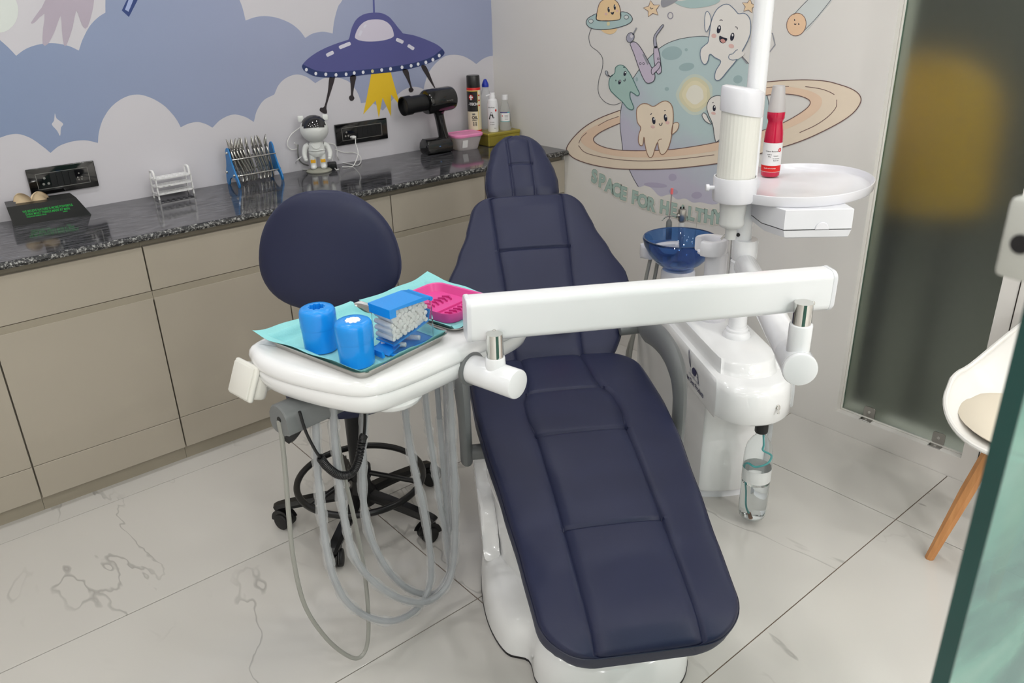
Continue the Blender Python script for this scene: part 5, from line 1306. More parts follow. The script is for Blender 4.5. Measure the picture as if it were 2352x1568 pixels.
obj('foot_ring', torus((0, 0, 0.145), 0.198, 0.0105, 64, 12), M_nyl, st)
for k in range(3):
    a = radians(70 + 120 * k); d = Vector((cos(a), sin(a), 0))
    obj('ring_spoke', cyl(d * 0.02 + Vector((0, 0, 0.17)), d * 0.195 + Vector((0, 0, 0.148)), 0.0085, n=12), M_nyl, st)
obj('ring_clamp', lathe([(0.034, 0.15), (0.036, 0.155), (0.036, 0.19), (0.03, 0.198)], 28), M_nyl, st)
obj('gas_column', join(lathe([(0.027, 0.12), (0.027, 0.385), (0.0285, 0.388), (0.0285, 0.40), (0.016, 0.403), (0.014, 0.444)], 28)), M_black, st)
obj('seat_plate', box(-0.09, 0.09, -0.07, 0.07, 0.437, 0.452, 0.004, 1), M_nyl, st)
obj('seat_cushion', lathe([(0.0, 0.450), (0.15, 0.450), (0.175, 0.458), (0.187, 0.476), (0.187, 0.498), (0.175, 0.516), (0.14, 0.527), (0.0, 0.532)], 48), M_lea, st)
# back cushion facing the camera side
vd = Vector((RC[2].x, RC[2].y, 0)).normalized()
bc = atdepth(752, 578, 2.235)
bn = -vd; bx = Vector((bn.y, -bn.x, 0)) * -1
if bx.dot(RC[0]) < 0: bx = -bx
def back_geo(wid, hei, thick, front=True):
    n, m = 30, 26; V, F = [], []
    rows = []
    for i in range(m + 1):
        v = -1 + 2 * i / m
        vv = math.copysign(1 - (1 - abs(v)) ** 1.5, v)
        # outline: wider in the lower half, egg shaped
        ww = wid * (max(0.0, 1 - abs(vv) ** 2.4) ** (1 / 2.4)) * (1.0 - 0.16 * vv - 0.05 * vv * vv) * 1.03
        for j in range(n + 1):
            s_ = -1 + 2 * j / n; ss = math.copysign(1 - (1 - abs(s_)) ** 1.4, s_)
            rim = max(0, 1 - max(abs(ss), 0) ** 4) ** 0.5 * max(0, 1 - abs(vv) ** 4) ** 0.5
            x = ww * ss; z = hei * vv
            bend = -0.55 * x * x          # wraps away from the viewer at the sides
            rows.append((x, z, bend, rim))
    for sgn in (1, -1):
        for (x, z, bend, rim) in rows:
            V.append((x, bend + sgn * thick * rim, z))
    N1 = (n + 1) * (m + 1)
    for i in range(m):
        for j in range(n):
            a = i * (n + 1) + j; f = (a, a + 1, a + n + 2, a + n + 1)
            F.append(f); F.append(tuple(N1 + k for k in reversed(f)))
    bl_ = [j for j in range(n + 1)] + [i * (n + 1) + n for i in range(1, m + 1)] + [m * (n + 1) + j for j in range(n - 1, -1, -1)] + [i * (n + 1) for i in range(m - 1, 0, -1)]
    for k in range(len(bl_)):
        a, b = bl_[k], bl_[(k + 1) % len(bl_)]; F.append((a, b, N1 + b, N1 + a))
    return V, F
V, F = back_geo(0.190, 0.170, 0.032)
tilt = Matrix.Rotation(radians(-6), 3, tuple(bx))
loc0 = bc - Vector((SX, SY, 0))
V = [loc0 + tilt @ (bx * x + bn * y + Vector((0, 0, z))) for x, y, z in V]
obj('back_cushion', (V, F), M_lea, st, angle=70)
pb = loc0 - Vector((0, 0, 0.10)) - bn * 0.02
obj('back_bar', hose([pb, pb - Vector((0, 0, 0.12)) , Vector((pb.x * 0.9, pb.y * 0.9, 0.50)), Vector((pb.x * 0.55, pb.y * 0.55, 0.442)), Vector((0, 0, 0.442))], 0.013), M_nyl, st)
# height lever
la, lb = atdepth(720, 945, 2.36) - Vector((SX, SY, 0)), atdepth(688, 975, 2.28) - Vector((SX, SY, 0))
lc_ = atdepth(658, 1012, 2.22) - Vector((SX, SY, 0))
obj('height_lever', join(cyl(Vector((0.0, 0.0, 0.43)), la, 0.005, n=10), cyl(la, lb, 0.005, n=10)), M_steel, st)
hp = crom([lb, lb.lerp(lc_, 0.35), lb.lerp(lc_, 0.75), lc_], 4)
hdl = obj('lever_paddle', sweep(hp, lambda t: 0.011 + 0.006 * sin(pi * min(1, t * 1.1)), sect=[(-1, -0.45), (1, -0.45), (1, 0.45), (-1, 0.45)]), M_nyl, st)

# ------------------------------------------------------------------ white shell chair by the pane
CR_ = radians(165)
wc = thing('shell_chair', 'white moulded shell chair with cream seat pad and wooden legs by the glass door', 'chair', (2.28, 0.55, 0), CR_)
M_shell = mat('white_shell', C(228, 226, 222), 0.3, var=0.01)
M_cream = mat('cream_pad', C(222, 212, 194), 0.6)
def wood_mat():
    m = bpy.data.materials.new('beech_wood'); m.use_nodes = True
    nt = m.node_tree; N = nt.nodes; b = N['Principled BSDF']; b.inputs['Roughness'].default_value = 0.4
    tc = N.new('ShaderNodeTexCoord'); mp = N.new('ShaderNodeMapping'); mp.inputs['Scale'].default_value = (60, 60, 5); nt.links.new(tc.outputs['Object'], mp.inputs[0])
    nz = N.new('ShaderNodeTexNoise'); nz.inputs['Scale'].default_value = 1.5; nz.inputs['Detail'].default_value = 4; nt.links.new(mp.outputs[0], nz.inputs['Vector'])
    rp = N.new('ShaderNodeValToRGB'); rp.color_ramp.elements[0].color = C(176, 116, 66); rp.color_ramp.elements[1].color = C(214, 156, 100)
    nt.links.new(nz.outputs['Fac'], rp.inputs['Fac']); nt.links.new(rp.outputs['Color'], b.inputs['Base Color'])
    return m
M_wood = wood_mat()
# local: +X is the front of the chair
V, F = [], []
nA, nR = 44, 12
def rim(a):
    c_, s_ = cos(a), sin(a)
    back = max(0.0, -c_)
    x = 0.225 * c_ - 0.05 * back ** 2
    y = 0.235 * s_ * (1 - 0.06 * max(0, c_))
    z = 0.455 + 0.005 * s_ * s_ + 0.36 * back ** 1.6 + 0.055 * (s_ * s_) * (1 if c_ < 0.4 else 0.6) - 0.015 * max(0, c_) ** 2
    return Vector((x, y, z))
for sh_ in (0, 1):
    for i in range(nR + 1):
        t = i / nR
        for k in range(nA):
            a = 2 * pi * k / nA; r = rim(a)
            q = Vector((r.x * t, r.y * t, 0.425 + (r.z - 0.425) * t ** 2.6))
            if sh_: q = q + Vector((-0.006 * cos(a) * t * -1, 0.006 * sin(a) * t, -0.007 * (1 - t * 0.8)))
            V.append(q)
for sh_ in (0, 1):
    o_ = sh_ * (nR + 1) * nA
    for i in range(nR):
        for k in range(nA):
            F.append((o_ + i * nA + k, o_ + i * nA + (k + 1) % nA, o_ + (i + 1) * nA + (k + 1) % nA, o_ + (i + 1) * nA + k))
o_ = (nR + 1) * nA
for k in range(nA):
    F.append((nR * nA + k, nR * nA + (k + 1) % nA, o_ + nR * nA + (k + 1) % nA, o_ + nR * nA + k))
obj('shell', (V, F), M_shell, wc, angle=60)
obj('shell_rim', sweep([rim(2 * pi * k / 60) for k in range(60)], 0.007, 8, closed=True), M_shell, wc)
pad_ = [(0.0, 0.474), (0.13, 0.472), (0.180, 0.464), (0.192, 0.454), (0.180, 0.444), (0.0, 0.436)]
obj('seat_pad', lathe(pad_, 40), M_cream, wc)
Minv = Matrix.Rotation(-CR_, 4, 'Z') @ Matrix.Translation((-2.28, -0.55, 0))
ft = Minv @ Vector((2.135, 0.690, 0)); 
for (fx, fy) in ((ft.x, ft.y), (ft.x, -ft.y), (-ft.x * 1.05, ft.y), (-ft.x * 1.05, -ft.y)):
    obj('leg', xf(lathe([(0.0125, 0.0), (0.0135, 0.004), (0.0205, 0.24), (0.0175, 0.43)], 8), Matrix(((1, 0, -fx * 1.30, fx), (0, 1, -fy * 1.30, fy), (0, 0, 1, 0), (0, 0, 0, 1)))), M_wood, wc, smooth=False)
obj('frame', join(cyl((-0.1, -0.08, 0.40), (0.1, 0.08, 0.40), 0.007), cyl((-0.1, 0.08, 0.40), (0.1, -0.08, 0.40), 0.007)), M_black, wc)

# ------------------------------------------------------------------ glass door leaf close to the camera
def door_glass():
    m = bpy.data.materials.new('door_glass_film'); m.use_nodes = True
    nt = m.node_tree; N = nt.nodes; L = nt.links
    for n_ in list(N):
        if n_.type != 'OUTPUT_MATERIAL': N.remove(n_)
    outn = [n_ for n_ in N if n_.type == 'OUTPUT_MATERIAL'][0]
    tr = N.new('ShaderNodeBsdfTransparent'); df = N.new('ShaderNodeBsdfPrincipled')
    df.inputs['Roughness'].default_value = 0.12
    tc = N.new('ShaderNodeTexCoord'); nz = N.new('ShaderNodeTexNoise'); nz.inputs['Scale'].default_value = 7; nz.inputs['Detail'].default_value = 4; nz.inputs['Distortion'].default_value = 1.2
    L.new(tc.outputs['Object'], nz.inputs['Vector'])
    rp = N.new('ShaderNodeValToRGB'); e = rp.color_ramp.elements
    e[0].position = 0.35; e[0].color = C(96, 122, 124); e[1].position = 0.68; e[1].color = C(140, 176, 166)
    e3 = rp.color_ramp.elements.new(0.52); e3.color = C(120, 162, 152)
    L.new(nz.outputs['Fac'], rp.inputs['Fac']); L.new(rp.outputs['Color'], df.inputs['Base Color'])
    tr.inputs['Color'].default_value = C(150, 196, 184)
    mx = N.new('ShaderNodeMixShader'); mx.inputs[0].default_value = 0.55
    L.new(tr.outputs[0], mx.inputs[1]); L.new(df.outputs[0], mx.inputs[2]); L.new(mx.outputs[0], outn.inputs['Surface'])
    return m
M_door = door_glass()
M_dedge = mat('door_glass_edge', C(26, 66, 62), 0.25, var=0.15, vscale=9)
ge = atdepth(2245, 1133, 0.52)
va = math.atan2(ge.y, ge.x) - radians(24)
LD = plane_M((ge.x, ge.y, 0), (cos(va), sin(va), 0), (-sin(va), cos(va), 0))
dr = struct('door_1', xf(box(0.0015, 0.80, -0.012, 0.0, 0.012, 2.2), LD), M_door, smooth=False)
obj('glass_edge', xf(box(0.0, 0.0014, -0.012, 0.0, 0.012, 2.2), LD), M_dedge, dr, smooth=False, label='dark green polished edge of the glass door')
lkz = atdepth(2335, 522, 0.52).z + 0.012
M_lock = mat('lock_satin', C(190, 192, 186), 0.4, 0.2)
lk = obj('lock_case', xf(box(-0.008, 0.06, -0.024, 0.018, lkz - 0.023, lkz + 0.024, 0.004, 2), LD), M_lock, dr, label='satin metal lock case on the door edge')
obj('keyhole', xf(cyl((-0.0088, 0.006, lkz - 0.001), (-0.0075, 0.006, lkz - 0.001), 0.0056, n=20), LD), M_black, lk)
# ------------------------------------------------------------------ things on the worktop and back wall
M_bgl = mat('black_gloss', C(14, 14, 15), 0.08, coat=0.5, var=0.0)
M_bsat = mat('black_satin', C(20, 21, 23), 0.32)
M_silver = mat('silver_line', C(170, 168, 164), 0.3, 0.8)
def socket(x0, x1, z0, z1, label, kind):
    cx, cz = (x0 + x1) / 2, (z0 + z1) / 2; w, h = x1 - x0, z1 - z0
    t = thing('switch_plate', label, 'switch plate', (cx, WA - 0.0012, cz), 0, 'black wall switch plates')
    fr = plane_M((0, 0, 0), (1, 0, 0), (0, 0, 1))       # local z -> -y
    obj('frame', xf(prism(rrect(-w / 2, w / 2, -h / 2, h / 2, 0.003, 3), 0, 0.009, 0.002, 2), fr), M_bgl, t)
    ln = 0.0014
    a, b_ = w * 0.385, h * 0.30
    ring = join(box(-a, a, -b_, -b_ + ln, 0.009, 0.0096), box(-a, a, b_ - ln, b_, 0.009, 0.0096), box(-a, -a + ln, -b_, b_, 0.009, 0.0096), box(a - ln, a, -b_, b_, 0.009, 0.0096))
    obj('inlay_line', xf(ring, fr), M_silver, t, smooth=False)
    n = 8
    for k in range(n):
        x = -a + 0.004 + (2 * a - 0.008) * k / n
        wd = (2 * a - 0.008) / n - 0.0008
        if kind == 'a' and k in (0, 1, 6, 7): continue
        if kind == 'b' and k in (0, 1, 2): continue
        obj('module', xf(box(x, x + wd, -b_ + 0.004, b_ - 0.004, 0.009, 0.0112, 0.0006, 1), fr), M_bsat, t, smooth=False)
    hs = ([(-a + 0.026, 0.010), (-a + 0.020, -0.010), (-a + 0.036, -0.010), (a - 0.032, 0.010), (a - 0.038, -0.004), (a - 0.024, -0.004), (a - 0.036, -0.012), (a - 0.026, -0.012)] if kind == 'a' else [(-a + 0.022, 0.008), (-a + 0.016, -0.008), (-a + 0.030, -0.008)])
    for i, (x, z) in enumerate(hs):
        r = 0.0042 if i < 3 else 0.0026
        obj('socket_hole', xf(cyl((x, z, 0.0085), (x, z, 0.0098), r, n=14), fr), M_silver, t)
    return t
socket(0.508, 0.7295, 0.933, 1.0255, 'black glossy switch plate on the wall above the tissue box', 'a')
socket(1.7095, 1.971, 0.940, 1.031, 'black glossy socket plate on the wall beside the astronaut lamp', 'b')

# tissue box
tx0, tx1 = onz(31, 519, TZ), onz(193, 494, TZ)
ang = math.atan2(tx1.y - tx0.y, tx1.x - tx0.x)
Lx = (tx1 - tx0).length
tb_ = thing('tissue_box', 'black cardboard tissue box with green print and a tissue pulled up', 'tissue box', (tx0.x, tx0.y - 0.008, TZ), ang)
M_tbox = mat('black_card', C(24, 25, 26), 0.28)
M_green = mat('green_print', C(24, 178, 70), 0.5)
dp_ = 0.085
V = [Vector(p) for p in ((0, 0, 0), (Lx + 0.022, 0, 0), (Lx + 0.022, dp_, 0), (0, dp_, 0), (-0.006, 0.006, 0.066), (Lx - 0.012, 0.006, 0.066), (Lx - 0.022, dp_ - 0.004, 0.07), (-0.006, dp_ - 0.004, 0.07))]
obj('carton', (V, [(3, 2, 1, 0), (4, 5, 6, 7), (0, 1, 5, 4), (1, 2, 6, 5), (2, 3, 7, 6), (3, 0, 4, 7)]), M_tbox, tb_, smooth=False)
TP = plane_M((0.008, -0.0004, 0.0), (1, 0, 0), (0, 0.0905, 1))
for (s_, sz, x, z, al) in (('WE BELIEVE NATURE IS MORE POWERFUL', 0.0112, 0.028, 0.043, 'LEFT'), ('THAN MOST THINGS MADE BY MAN.', 0.0112, 0.034, 0.0325, 'LEFT'), ('UNBLEACHED BAMBOO TISSUES', 0.0056, 0.036, 0.0245, 'LEFT'), ('BAMBOO', 0.0045, 0.148, 0.0245, 'LEFT')):
    obj('print', xf(text_geo(s_, sz, bold=0.00012, sx=0.74, align=al), TP @ Matrix.Translation((x, z, 0.0))), M_green, tb_, smooth=False)
M_tis = mat('bamboo_tissue', C(226, 204, 170), 0.9, var=0.05)
random.seed(8)
V, F = [], []; n, m = 22, 8
for i in range(m + 1):
    v = i / m
    for j in range(n + 1):
        u = j / n
        lobe = (abs(sin(2 * pi * u)) ** 0.55) * (1.0 if u < 0.5 else 0.86)
        x = 0.022 + 0.100 * u + 0.004 * sin(5 * v + u * 3); y = 0.036 + 0.012 * sin(u * 11) * v - 0.014 * v * v
        V.append(Vector((x, y, 0.066 + 0.036 * sin(v * pi * 0.55) * (0.30 + 0.70 * lobe))))
for i in range(m):
    for j in range(n): F.append((i * (n + 1) + j, i * (n + 1) + j + 1, (i + 1) * (n + 1) + j + 1, (i + 1) * (n + 1) + j))
k_ = len(V); V2 = V + [v + Vector((0.001, 0.004, 0)) for v in V]
obj('tissue', (V2, F + [tuple(reversed([q + k_ for q in f])) for f in F]), M_tis, tb_, angle=80, label='unbleached beige tissue')

# test tube rack
M_rack = mat('white_pp', C(232, 232, 232), 0.35)
tr_ = thing('tube_rack', 'white plastic three-tier test tube rack', 'test tube rack', (0.972, 3.178, TZ), radians(4))
w, d = 0.138, 0.056
def holed(z):
    xs_ = [-w / 2 + 0.006 + (w - 0.012) * k / 6 for k in range(7)]; gs_ = []
    for y0_, y1_ in ((-d / 2, -d / 2 + 0.011), (-0.006, 0.006), (d / 2 - 0.011, d / 2)): gs_.append(box(-w / 2, w / 2, y0_, y1_, z, z + 0.005))
    for x in xs_: gs_.append(box(x - 0.0045, x + 0.0045, -d / 2, d / 2, z, z + 0.0042))
    return join(*gs_)
for z in (0.016, 0.044, 0.072):
    obj('shelf', holed(z), M_rack, tr_, smooth=False)
for sg in (-1, 1):
    x = sg * (w / 2 - 0.002)
    e_ = obj('end_frame', join(box(x - 0.002, x + 0.002, -d / 2, -d / 2 + 0.008, 0, 0.077), box(x - 0.002, x + 0.002, d / 2 - 0.008, d / 2, 0, 0.077), box(x - 0.002, x + 0.002, -d / 2, d / 2, 0.012, 0.022)), M_rack, tr_, smooth=False)
    obj('handle', sweep(crom([Vector((x, -0.018, 0.072)), Vector((x, -0.017, 0.094)), Vector((x, -0.010, 0.104)), Vector((x, 0.010, 0.104)), Vector((x, 0.017, 0.094)), Vector((x, 0.018, 0.072))], 4), 0.0042, 8), M_rack, tr_)

# forceps rack
M_bl2 = mat('rack_blue', C(20, 118, 186), 0.3, coat=0.2)
FX, FY = 1.297, 3.168
fr_ = thing('forceps_rack', 'blue ended forceps stand with steel rods', 'instrument rack', (FX, FY, TZ), radians(2))
prof = smooth2([(-0.056, 0.0), (-0.046, 0.0), (-0.038, 0.022), (-0.02, 0.036), (0.0, 0.034), (0.018, 0.026), (0.03, 0.012), (0.036, 0.0), (0.05, 0.0), (0.054, 0.016), (0.046, 0.05), (0.03, 0.085), (0.026, 0.115), (0.022, 0.138), (0.008, 0.148), (-0.006, 0.138), (-0.014, 0.10), (-0.035, 0.055), (-0.058, 0.018)], 3)
for sg in (-1, 1):
    ep = obj('end_plate', xf(prism(prof, -0.003, 0.003, 0.001, 1), plane_M((sg * 0.093, 0, 0), (0, 1, 0), (0, 0, 1))), M_bl2, fr_)
    for (y, z) in ((0.008, 0.128), (-0.030, 0.045), (0.036, 0.05)):
        obj('cap_nut', xf(lathe([(0.006, 0), (0.0055, 0.003), (0.003, 0.006), (0, 0.007)], 12), frame_to((sg * 0.096, y, z), (sg * 0.12, y, z))), M_chrome, ep)
for (y, z) in ((-0.0225, 0.104), (0.0225, 0.104), (-0.036, 0.042), (0.040, 0.05)):
    obj('rod', cyl((-0.092, y, z), (0.092, y, z), 0.003, n=12), M_chrome, fr_)
M_fst = mat('forceps_steel', C(176, 174, 170), 0.24, 1.0, var=0.1, vscale=60)
def forceps(x, kind, lean, label, bot):
    t = thing('extraction_forceps', label, 'forceps', (FX + x, FY, TZ + bot), radians(2), 'steel dental forceps hung in the rack')
    pz = 0.136 - bot
    for sg in (-1, 1):
        s1 = [(0.0, 0.004, pz), (0.003, 0.009, 0.118 - bot), (0.012, 0.0115, 0.09 - bot), (0.030, 0.013, 0.05 - bot), (0.036, 0.011, 0.022 - bot), (0.032, 0.008, 0.008 - bot)]
        obj('handle', sweep(crom([Vector((q[0] * lean, q[1] * sg, q[2])) for q in s1], 4), lambda t_: 0.0030 + 0.0012 * sin(pi * t_), 8), M_fst, t)
        tipx = {'curved': 0.008, 'hook': -0.008, 'straight': 0.001}[kind]
        s2 = [(0.0, 0.002 * sg, pz - 0.004), (-0.002, 0.0055 * sg, pz + 0.014), (tipx * 0.35 - 0.002, 0.005 * sg, pz + 0.030), (tipx - 0.002, 0.0015 * sg, pz + 0.045)]
        obj('beak', sweep(crom([Vector(q) for q in s2], 4), lambda t_: 0.0056 * (1 - 0.70 * t_), 8), M_fst, t)
    obj('pivot', cyl((-0.0048, 0, pz), (0.0048, 0, pz), 0.0075, n=12), M_fst, t)
K = [(-0.082, 'hook', 0.35), (-0.072, 'straight', 0.75), (-0.059, 'curved', 0.85), (-0.046, 'curved', 0.8), (-0.033, 'straight', 0.7), (-0.013, 'straight', 0.45), (0.012, 'straight', 0.5), (0.027, 'straight', 0.55), (0.044, 'hook', 0.5), (0.066, 'curved', 0.25)]
ORD = ['first', 'second', 'third', 'fourth', 'fifth', 'sixth', 'seventh', 'eighth', 'ninth', 'tenth']
for i, (x, kd, ln_) in enumerate(K):
    forceps(x, kd, ln_, 'steel dental forceps with %s beaks, %s in the blue rack from its tube-rack end' % ({'hook': 'hooked', 'straight': 'straight', 'curved': 'curved'}[kd], ORD[i]), 0.005)

# astronaut lamp
M_aw = mat('astronaut_white', C(222, 224, 222), 0.4)
M_av = mat('visor', C(28, 28, 32), 0.06, coat=0.6)
M_ay = mat('astronaut_yellow', C(226, 168, 36), 0.4)
M_ab = mat('lunar_base', C(148, 148, 136), 0.7)
AX, AY = 1.578, 3.158
az = math.atan2(-AY, -AX)          # faces the camera
al_ = thing('astronaut_lamp', 'white astronaut figure lamp with dark visor on a grey disc', 'lamp', (AX, AY, TZ), az)
obj('disc_base', lathe([(0.052, 0.0), (0.054, 0.004), (0.046, 0.010), (0.02, 0.014), (0.0, 0.015)], 36), M_ab, al_)
for sg in (-1, 1):
    lg_ = obj('leg', join(sweep(crom([Vector((0.004, sg * 0.020, 0.014)), Vector((0.0, sg * 0.021, 0.035)), Vector((0.0, sg * 0.020, 0.055)), Vector((0, sg * 0.016, 0.075))], 4), lambda t: 0.0125 + 0.005 * t, 12)), M_aw, al_)
    obj('boot', join(ball((0.010, sg * 0.021, 0.021), 0.019, 0.0135, 0.011, 14, 8)), M_aw, lg_)
    obj('knee_patch', xf(prism(rrect(-0.010, 0.010, -0.007, 0.007, 0.002, 2), 0, 0.0025, 0.0005, 1), plane_M((0.0125, sg * 0.0205, 0.046), (0, 1, 0), (0, 0, 1))), M_ay, lg_)
    ar_ = obj('arm', sweep(crom([Vector((0, sg * 0.030, 0.112)), Vector((0.0, sg * 0.044, 0.104)), Vector((0.005, sg * 0.052, 0.082)), Vector((0.012, sg * 0.052, 0.066)), Vector((0.018, sg * 0.049, 0.058))], 5), lambda t: 0.0125 - 0.004 * t, 12), M_aw, al_)
    obj('hand', ball((0.020, sg * 0.0485, 0.055), 0.0082), M_aw, ar_)
    obj('shoulder_patch', ball((0.0, sg * 0.051, 0.101), 0.007, 0.006, 0.008, 10, 6), M_ay, ar_)
body_ = [(0.0, 0.062), (0.026, 0.064), (0.033, 0.074), (0.035, 0.082), (0.0335, 0.086), (0.0355, 0.091), (0.034, 0.095), (0.034, 0.105), (0.030, 0.118), (0.02, 0.126), (0.0, 0.128)]
obj('torso', xf(lathe(body_, 28), Matrix.Scale(0.82, 4, (1, 0, 0))), M_aw, al_)
obj('harness', join(hose([(0.027, -0.020, 0.116), (0.031, -0.008, 0.102), (0.031, 0.008, 0.102), (0.027, 0.020, 0.116)], 0.0018), hose([(0.029, -0.024, 0.094), (0.034, 0, 0.092), (0.029, 0.024, 0.094)], 0.0022)), M_aw, al_)
obj('helmet', ball((0.0, 0, 0.175), 0.056, 0.058, 0.054, 28, 18), M_aw, al_)
vis = ball((0.0, 0, 0), 0.0575, 0.0595, 0.0555, 32, 20)
V, F = vis; keep = [f for f in F if all(V[i].x > 0.012 and V[i].z > -0.006 and abs(V[i].y) < 0.049 for i in f)]
Mv = Matrix.Translation((0.0, 0, 0.178)) @ Matrix.Rotation(radians(-12), 4, 'Y')
obj('visor', ([Mv @ v for v in V], keep), M_av, al_)
for sg in (-1, 1):
    obj('ear_pod', mv(prism(rrect(-0.008, 0.008, -0.012, 0.012, 0.005, 3), 0.0, 0.024, 0.004, 2), -0.015, sg * 0.050, 0.206), M_aw, al_)
M_wcab = mat('white_cable', C(226, 226, 224), 0.45); M_gcab = mat('grey_cable', C(120, 120, 118), 0.5)
def cab(name, P, r, m, label, cat='cable'):
    L = [Vector(p) for p in P]; c = L[-1].copy(); c.z = min(p.z for p in L)
    return solo(name, hose([p - c for p in L], r, 6, 8), m, label, cat, c)
def wp(u, v, dy=0.012): return ony(u, v, WA - dy)
cab('wall_cable', [wp(690, 292, 0.02), wp(668, 310), wp(660, 330), wp(668, 343), wp(685, 340), (AX - 0.075, AY + 0.045, 0.985)], 0.0022, M_wcab, 'white cable looping on the wall behind the astronaut helmet')
cab('power_cable', [(AX - 0.055, AY + 0.055, 0.975), wp(684, 350, 0.02), wp(688, 368, 0.012), wp(702, 378, 0.010), onz(724, 380, TZ + 0.003), onz(744, 377, TZ + 0.003), onz(757, 378, TZ + 0.003)], 0.003, M_gcab, 'grey cord curving from the astronaut lamp down to the black adapter')
cab('data_cable', [onz(708, 389, TZ + 0.003), onz(690, 388, TZ + 0.003), onz(680, 381, TZ + 0.004), wp(681, 370, 0.05), wp(692, 360, 0.05)], 0.0017, M_wcab, 'thin white cable hanging from the left astronaut hand')
cab('data_cable', [wp(758, 354, 0.024), wp(762, 362, 0.026), wp(766, 376, 0.045), onz(771, 389, TZ + 0.003), onz(779, 388, TZ + 0.003)], 0.0017, M_wcab, 'thin white cable running from the right astronaut hand to the black adapter')
cab('charger_cable', [wp(740, 322, 0.03), wp(752, 328), wp(768, 332), wp(774, 345), wp(775, 360, 0.02), onz(784, 372, TZ + 0.004), onz(805, 377, TZ + 0.003), onz(822, 379, TZ + 0.003), onz(829, 370, TZ + 0.006), wp(826, 357, 0.02), wp(812, 350), wp(790, 350), wp(770, 343)], 0.0019, M_wcab, 'white charger cable looping between the astronaut lamp and the wall socket')
cab('charger_cable', [wp(810, 315, 0.028), wp(816, 318, 0.03), wp(817, 330, 0.05), wp(822, 346, 0.08), wp(821, 360, 0.09), onz(812, 380, TZ + 0.004), onz(800, 383, TZ + 0.003), onz(786, 383, TZ + 0.006)], 0.0019, M_wcab, 'white charger cable dropping from the wall socket to the black adapter')
pg = wp(808, 314, 0.012)
solo('usb_plug', box(-0.010, 0.010, -0.022, -0.0005, -0.005, 0.005, 0.002, 1), M_wcab, 'white plug pushed into the black wall socket', 'plug', (pg.x, WA - 0.0125, pg.z))
ad = onz(768, 389, TZ)
adp = thing('usb_adapter', 'small black charger adapter lying beside the astronaut lamp', 'adapter', (ad.x, ad.y + 0.016, TZ), radians(-20))
obj('case', box(-0.018, 0.018, -0.016, 0.016, 0, 0.030, 0.004, 2), M_bsat, adp)
obj('port', box(0.0178, 0.0186, -0.006, 0.006, 0.012, 0.018), M_silver, adp, smooth=False)

# handheld x-ray camera standing on its base
HXC = onz(1007, 352, TZ)
hx_ = thing('handheld_xray', 'black glossy handheld X-ray camera standing on its battery base', 'X-ray camera', (HXC.x + 0.005, HXC.y + 0.02, TZ + 0.0035), radians(-4))
obj('battery_base', xf(prism(smooth2([(-0.038, 0.0), (0.038, 0.0), (0.042, 0.03), (0.03, 0.058), (0.0, 0.066), (-0.03, 0.058), (-0.042, 0.03)], 4), -0.064, 0.064, 0.006, 2), plane_M((0, 0.0, 0), (0, 1, 0), (0, 0, 1)) @ Matrix.Rotation(0, 4, 'Z')), M_bgl, hx_)
obj('base_button', xf(cyl((-0.004, 0, 0), (-0.004, 0, 0.0015), 0.005, n=14), plane_M((0.0, -0.0405, 0.028), (1, 0, 0), (0, 0, 1))), mat('blue_led', C(90, 150, 220), 0.3), hx_)
obj('grip', sweep(crom([Vector((0.045, 0.0, 0.055)), Vector((0.038, 0.0, 0.085)), Vector((0.030, 0, 0.13)), Vector((0.024, 0, 0.165)), Vector((0.022, 0, 0.18))], 5), lambda t: 0.026 - 0.004 * sin(pi * t) + 0.006 * max(0, t - 0.8) * 5, 16, sect=[(cos(a) * 0.8, sin(a)) for a in (2 * pi * i / 16 for i in range(16))]), M_bgl, hx_)
hp0, hp1 = Vector((-0.050, -0.004, 0.226)), Vector((0.115, 0.010, 0.232))
obj('head', xf(lathe([(0.036, 0.0), (0.050, 0.004), (0.054, 0.012), (0.054, 0.135), (0.050, 0.150), (0.038, 0.160), (0.0, 0.162)], 36), frame_to(hp0, hp1)), M_bgl, hx_)
hd = (hp1 - hp0).normalized()
obj('cone', xf(lathe([(0.037, 0.0), (0.037, 0.085), (0.0415, 0.088), (0.0415, 0.125), (0.037, 0.126), (0.036, 0.11), (0.0, 0.108)], 32), frame_to(hp0 + hd * 0.01, hp0 - hd * 0.2)), M_bsat, hx_)
sdv = hd.cross(Vector((0, 0, 1))).normalized()
tp = hp0.lerp(hp1, 0.62) + sdv * 0.0546
obj('print', xf(text_geo('Start by Key', 0.0075, sx=1.0), plane_M(tp, hd, (sdv.cross(hd)) * (1 if sdv.cross(hd).z > 0 else -1))), M_silver, hx_, smooth=False)

# plastic food box
pc_ = onz(1072, 338, TZ)
pb_ = thing('plastic_tub', 'clear plastic tub with a pink lid', 'container', (2.312, 3.100, TZ), radians(-4))
M_tub = mat('clear_tub', (0.86, 0.80, 0.80, 1), 0.15, trans=0.55, var=0.03, ior=1.25)
def rr2(w, d, r): return rrect(-w, w, -d, d, r, 6)
obj('tub', bulge(rr2(0.074, 0.058, 0.034), [(0.0, 0.72), (0.005, 0.76), (0.05, 0.95), (0.062, 1.0)], (0, 0)), M_tub, pb_)
obj('lid', bulge(rr2(0.077, 0.061, 0.036), [(0.060, 1.0), (0.064, 1.02), (0.070, 1.02), (0.0735, 0.97), (0.0735, 0.93), (0.070, 0.87), (0.070, 0.4)], (0, 0)), mat('pink_lid', C(232, 142, 186), 0.4), pb_)
obj('label_sheet', xf(prism(rrect(-0.014, 0.014, -0.018, 0.018, 0.002, 2), 0, 0.0005), plane_M((-0.035, -0.0555, 0.032), (1, 0, 0), (0, -0.25, 1))), M_lab, pb_, smooth=False)

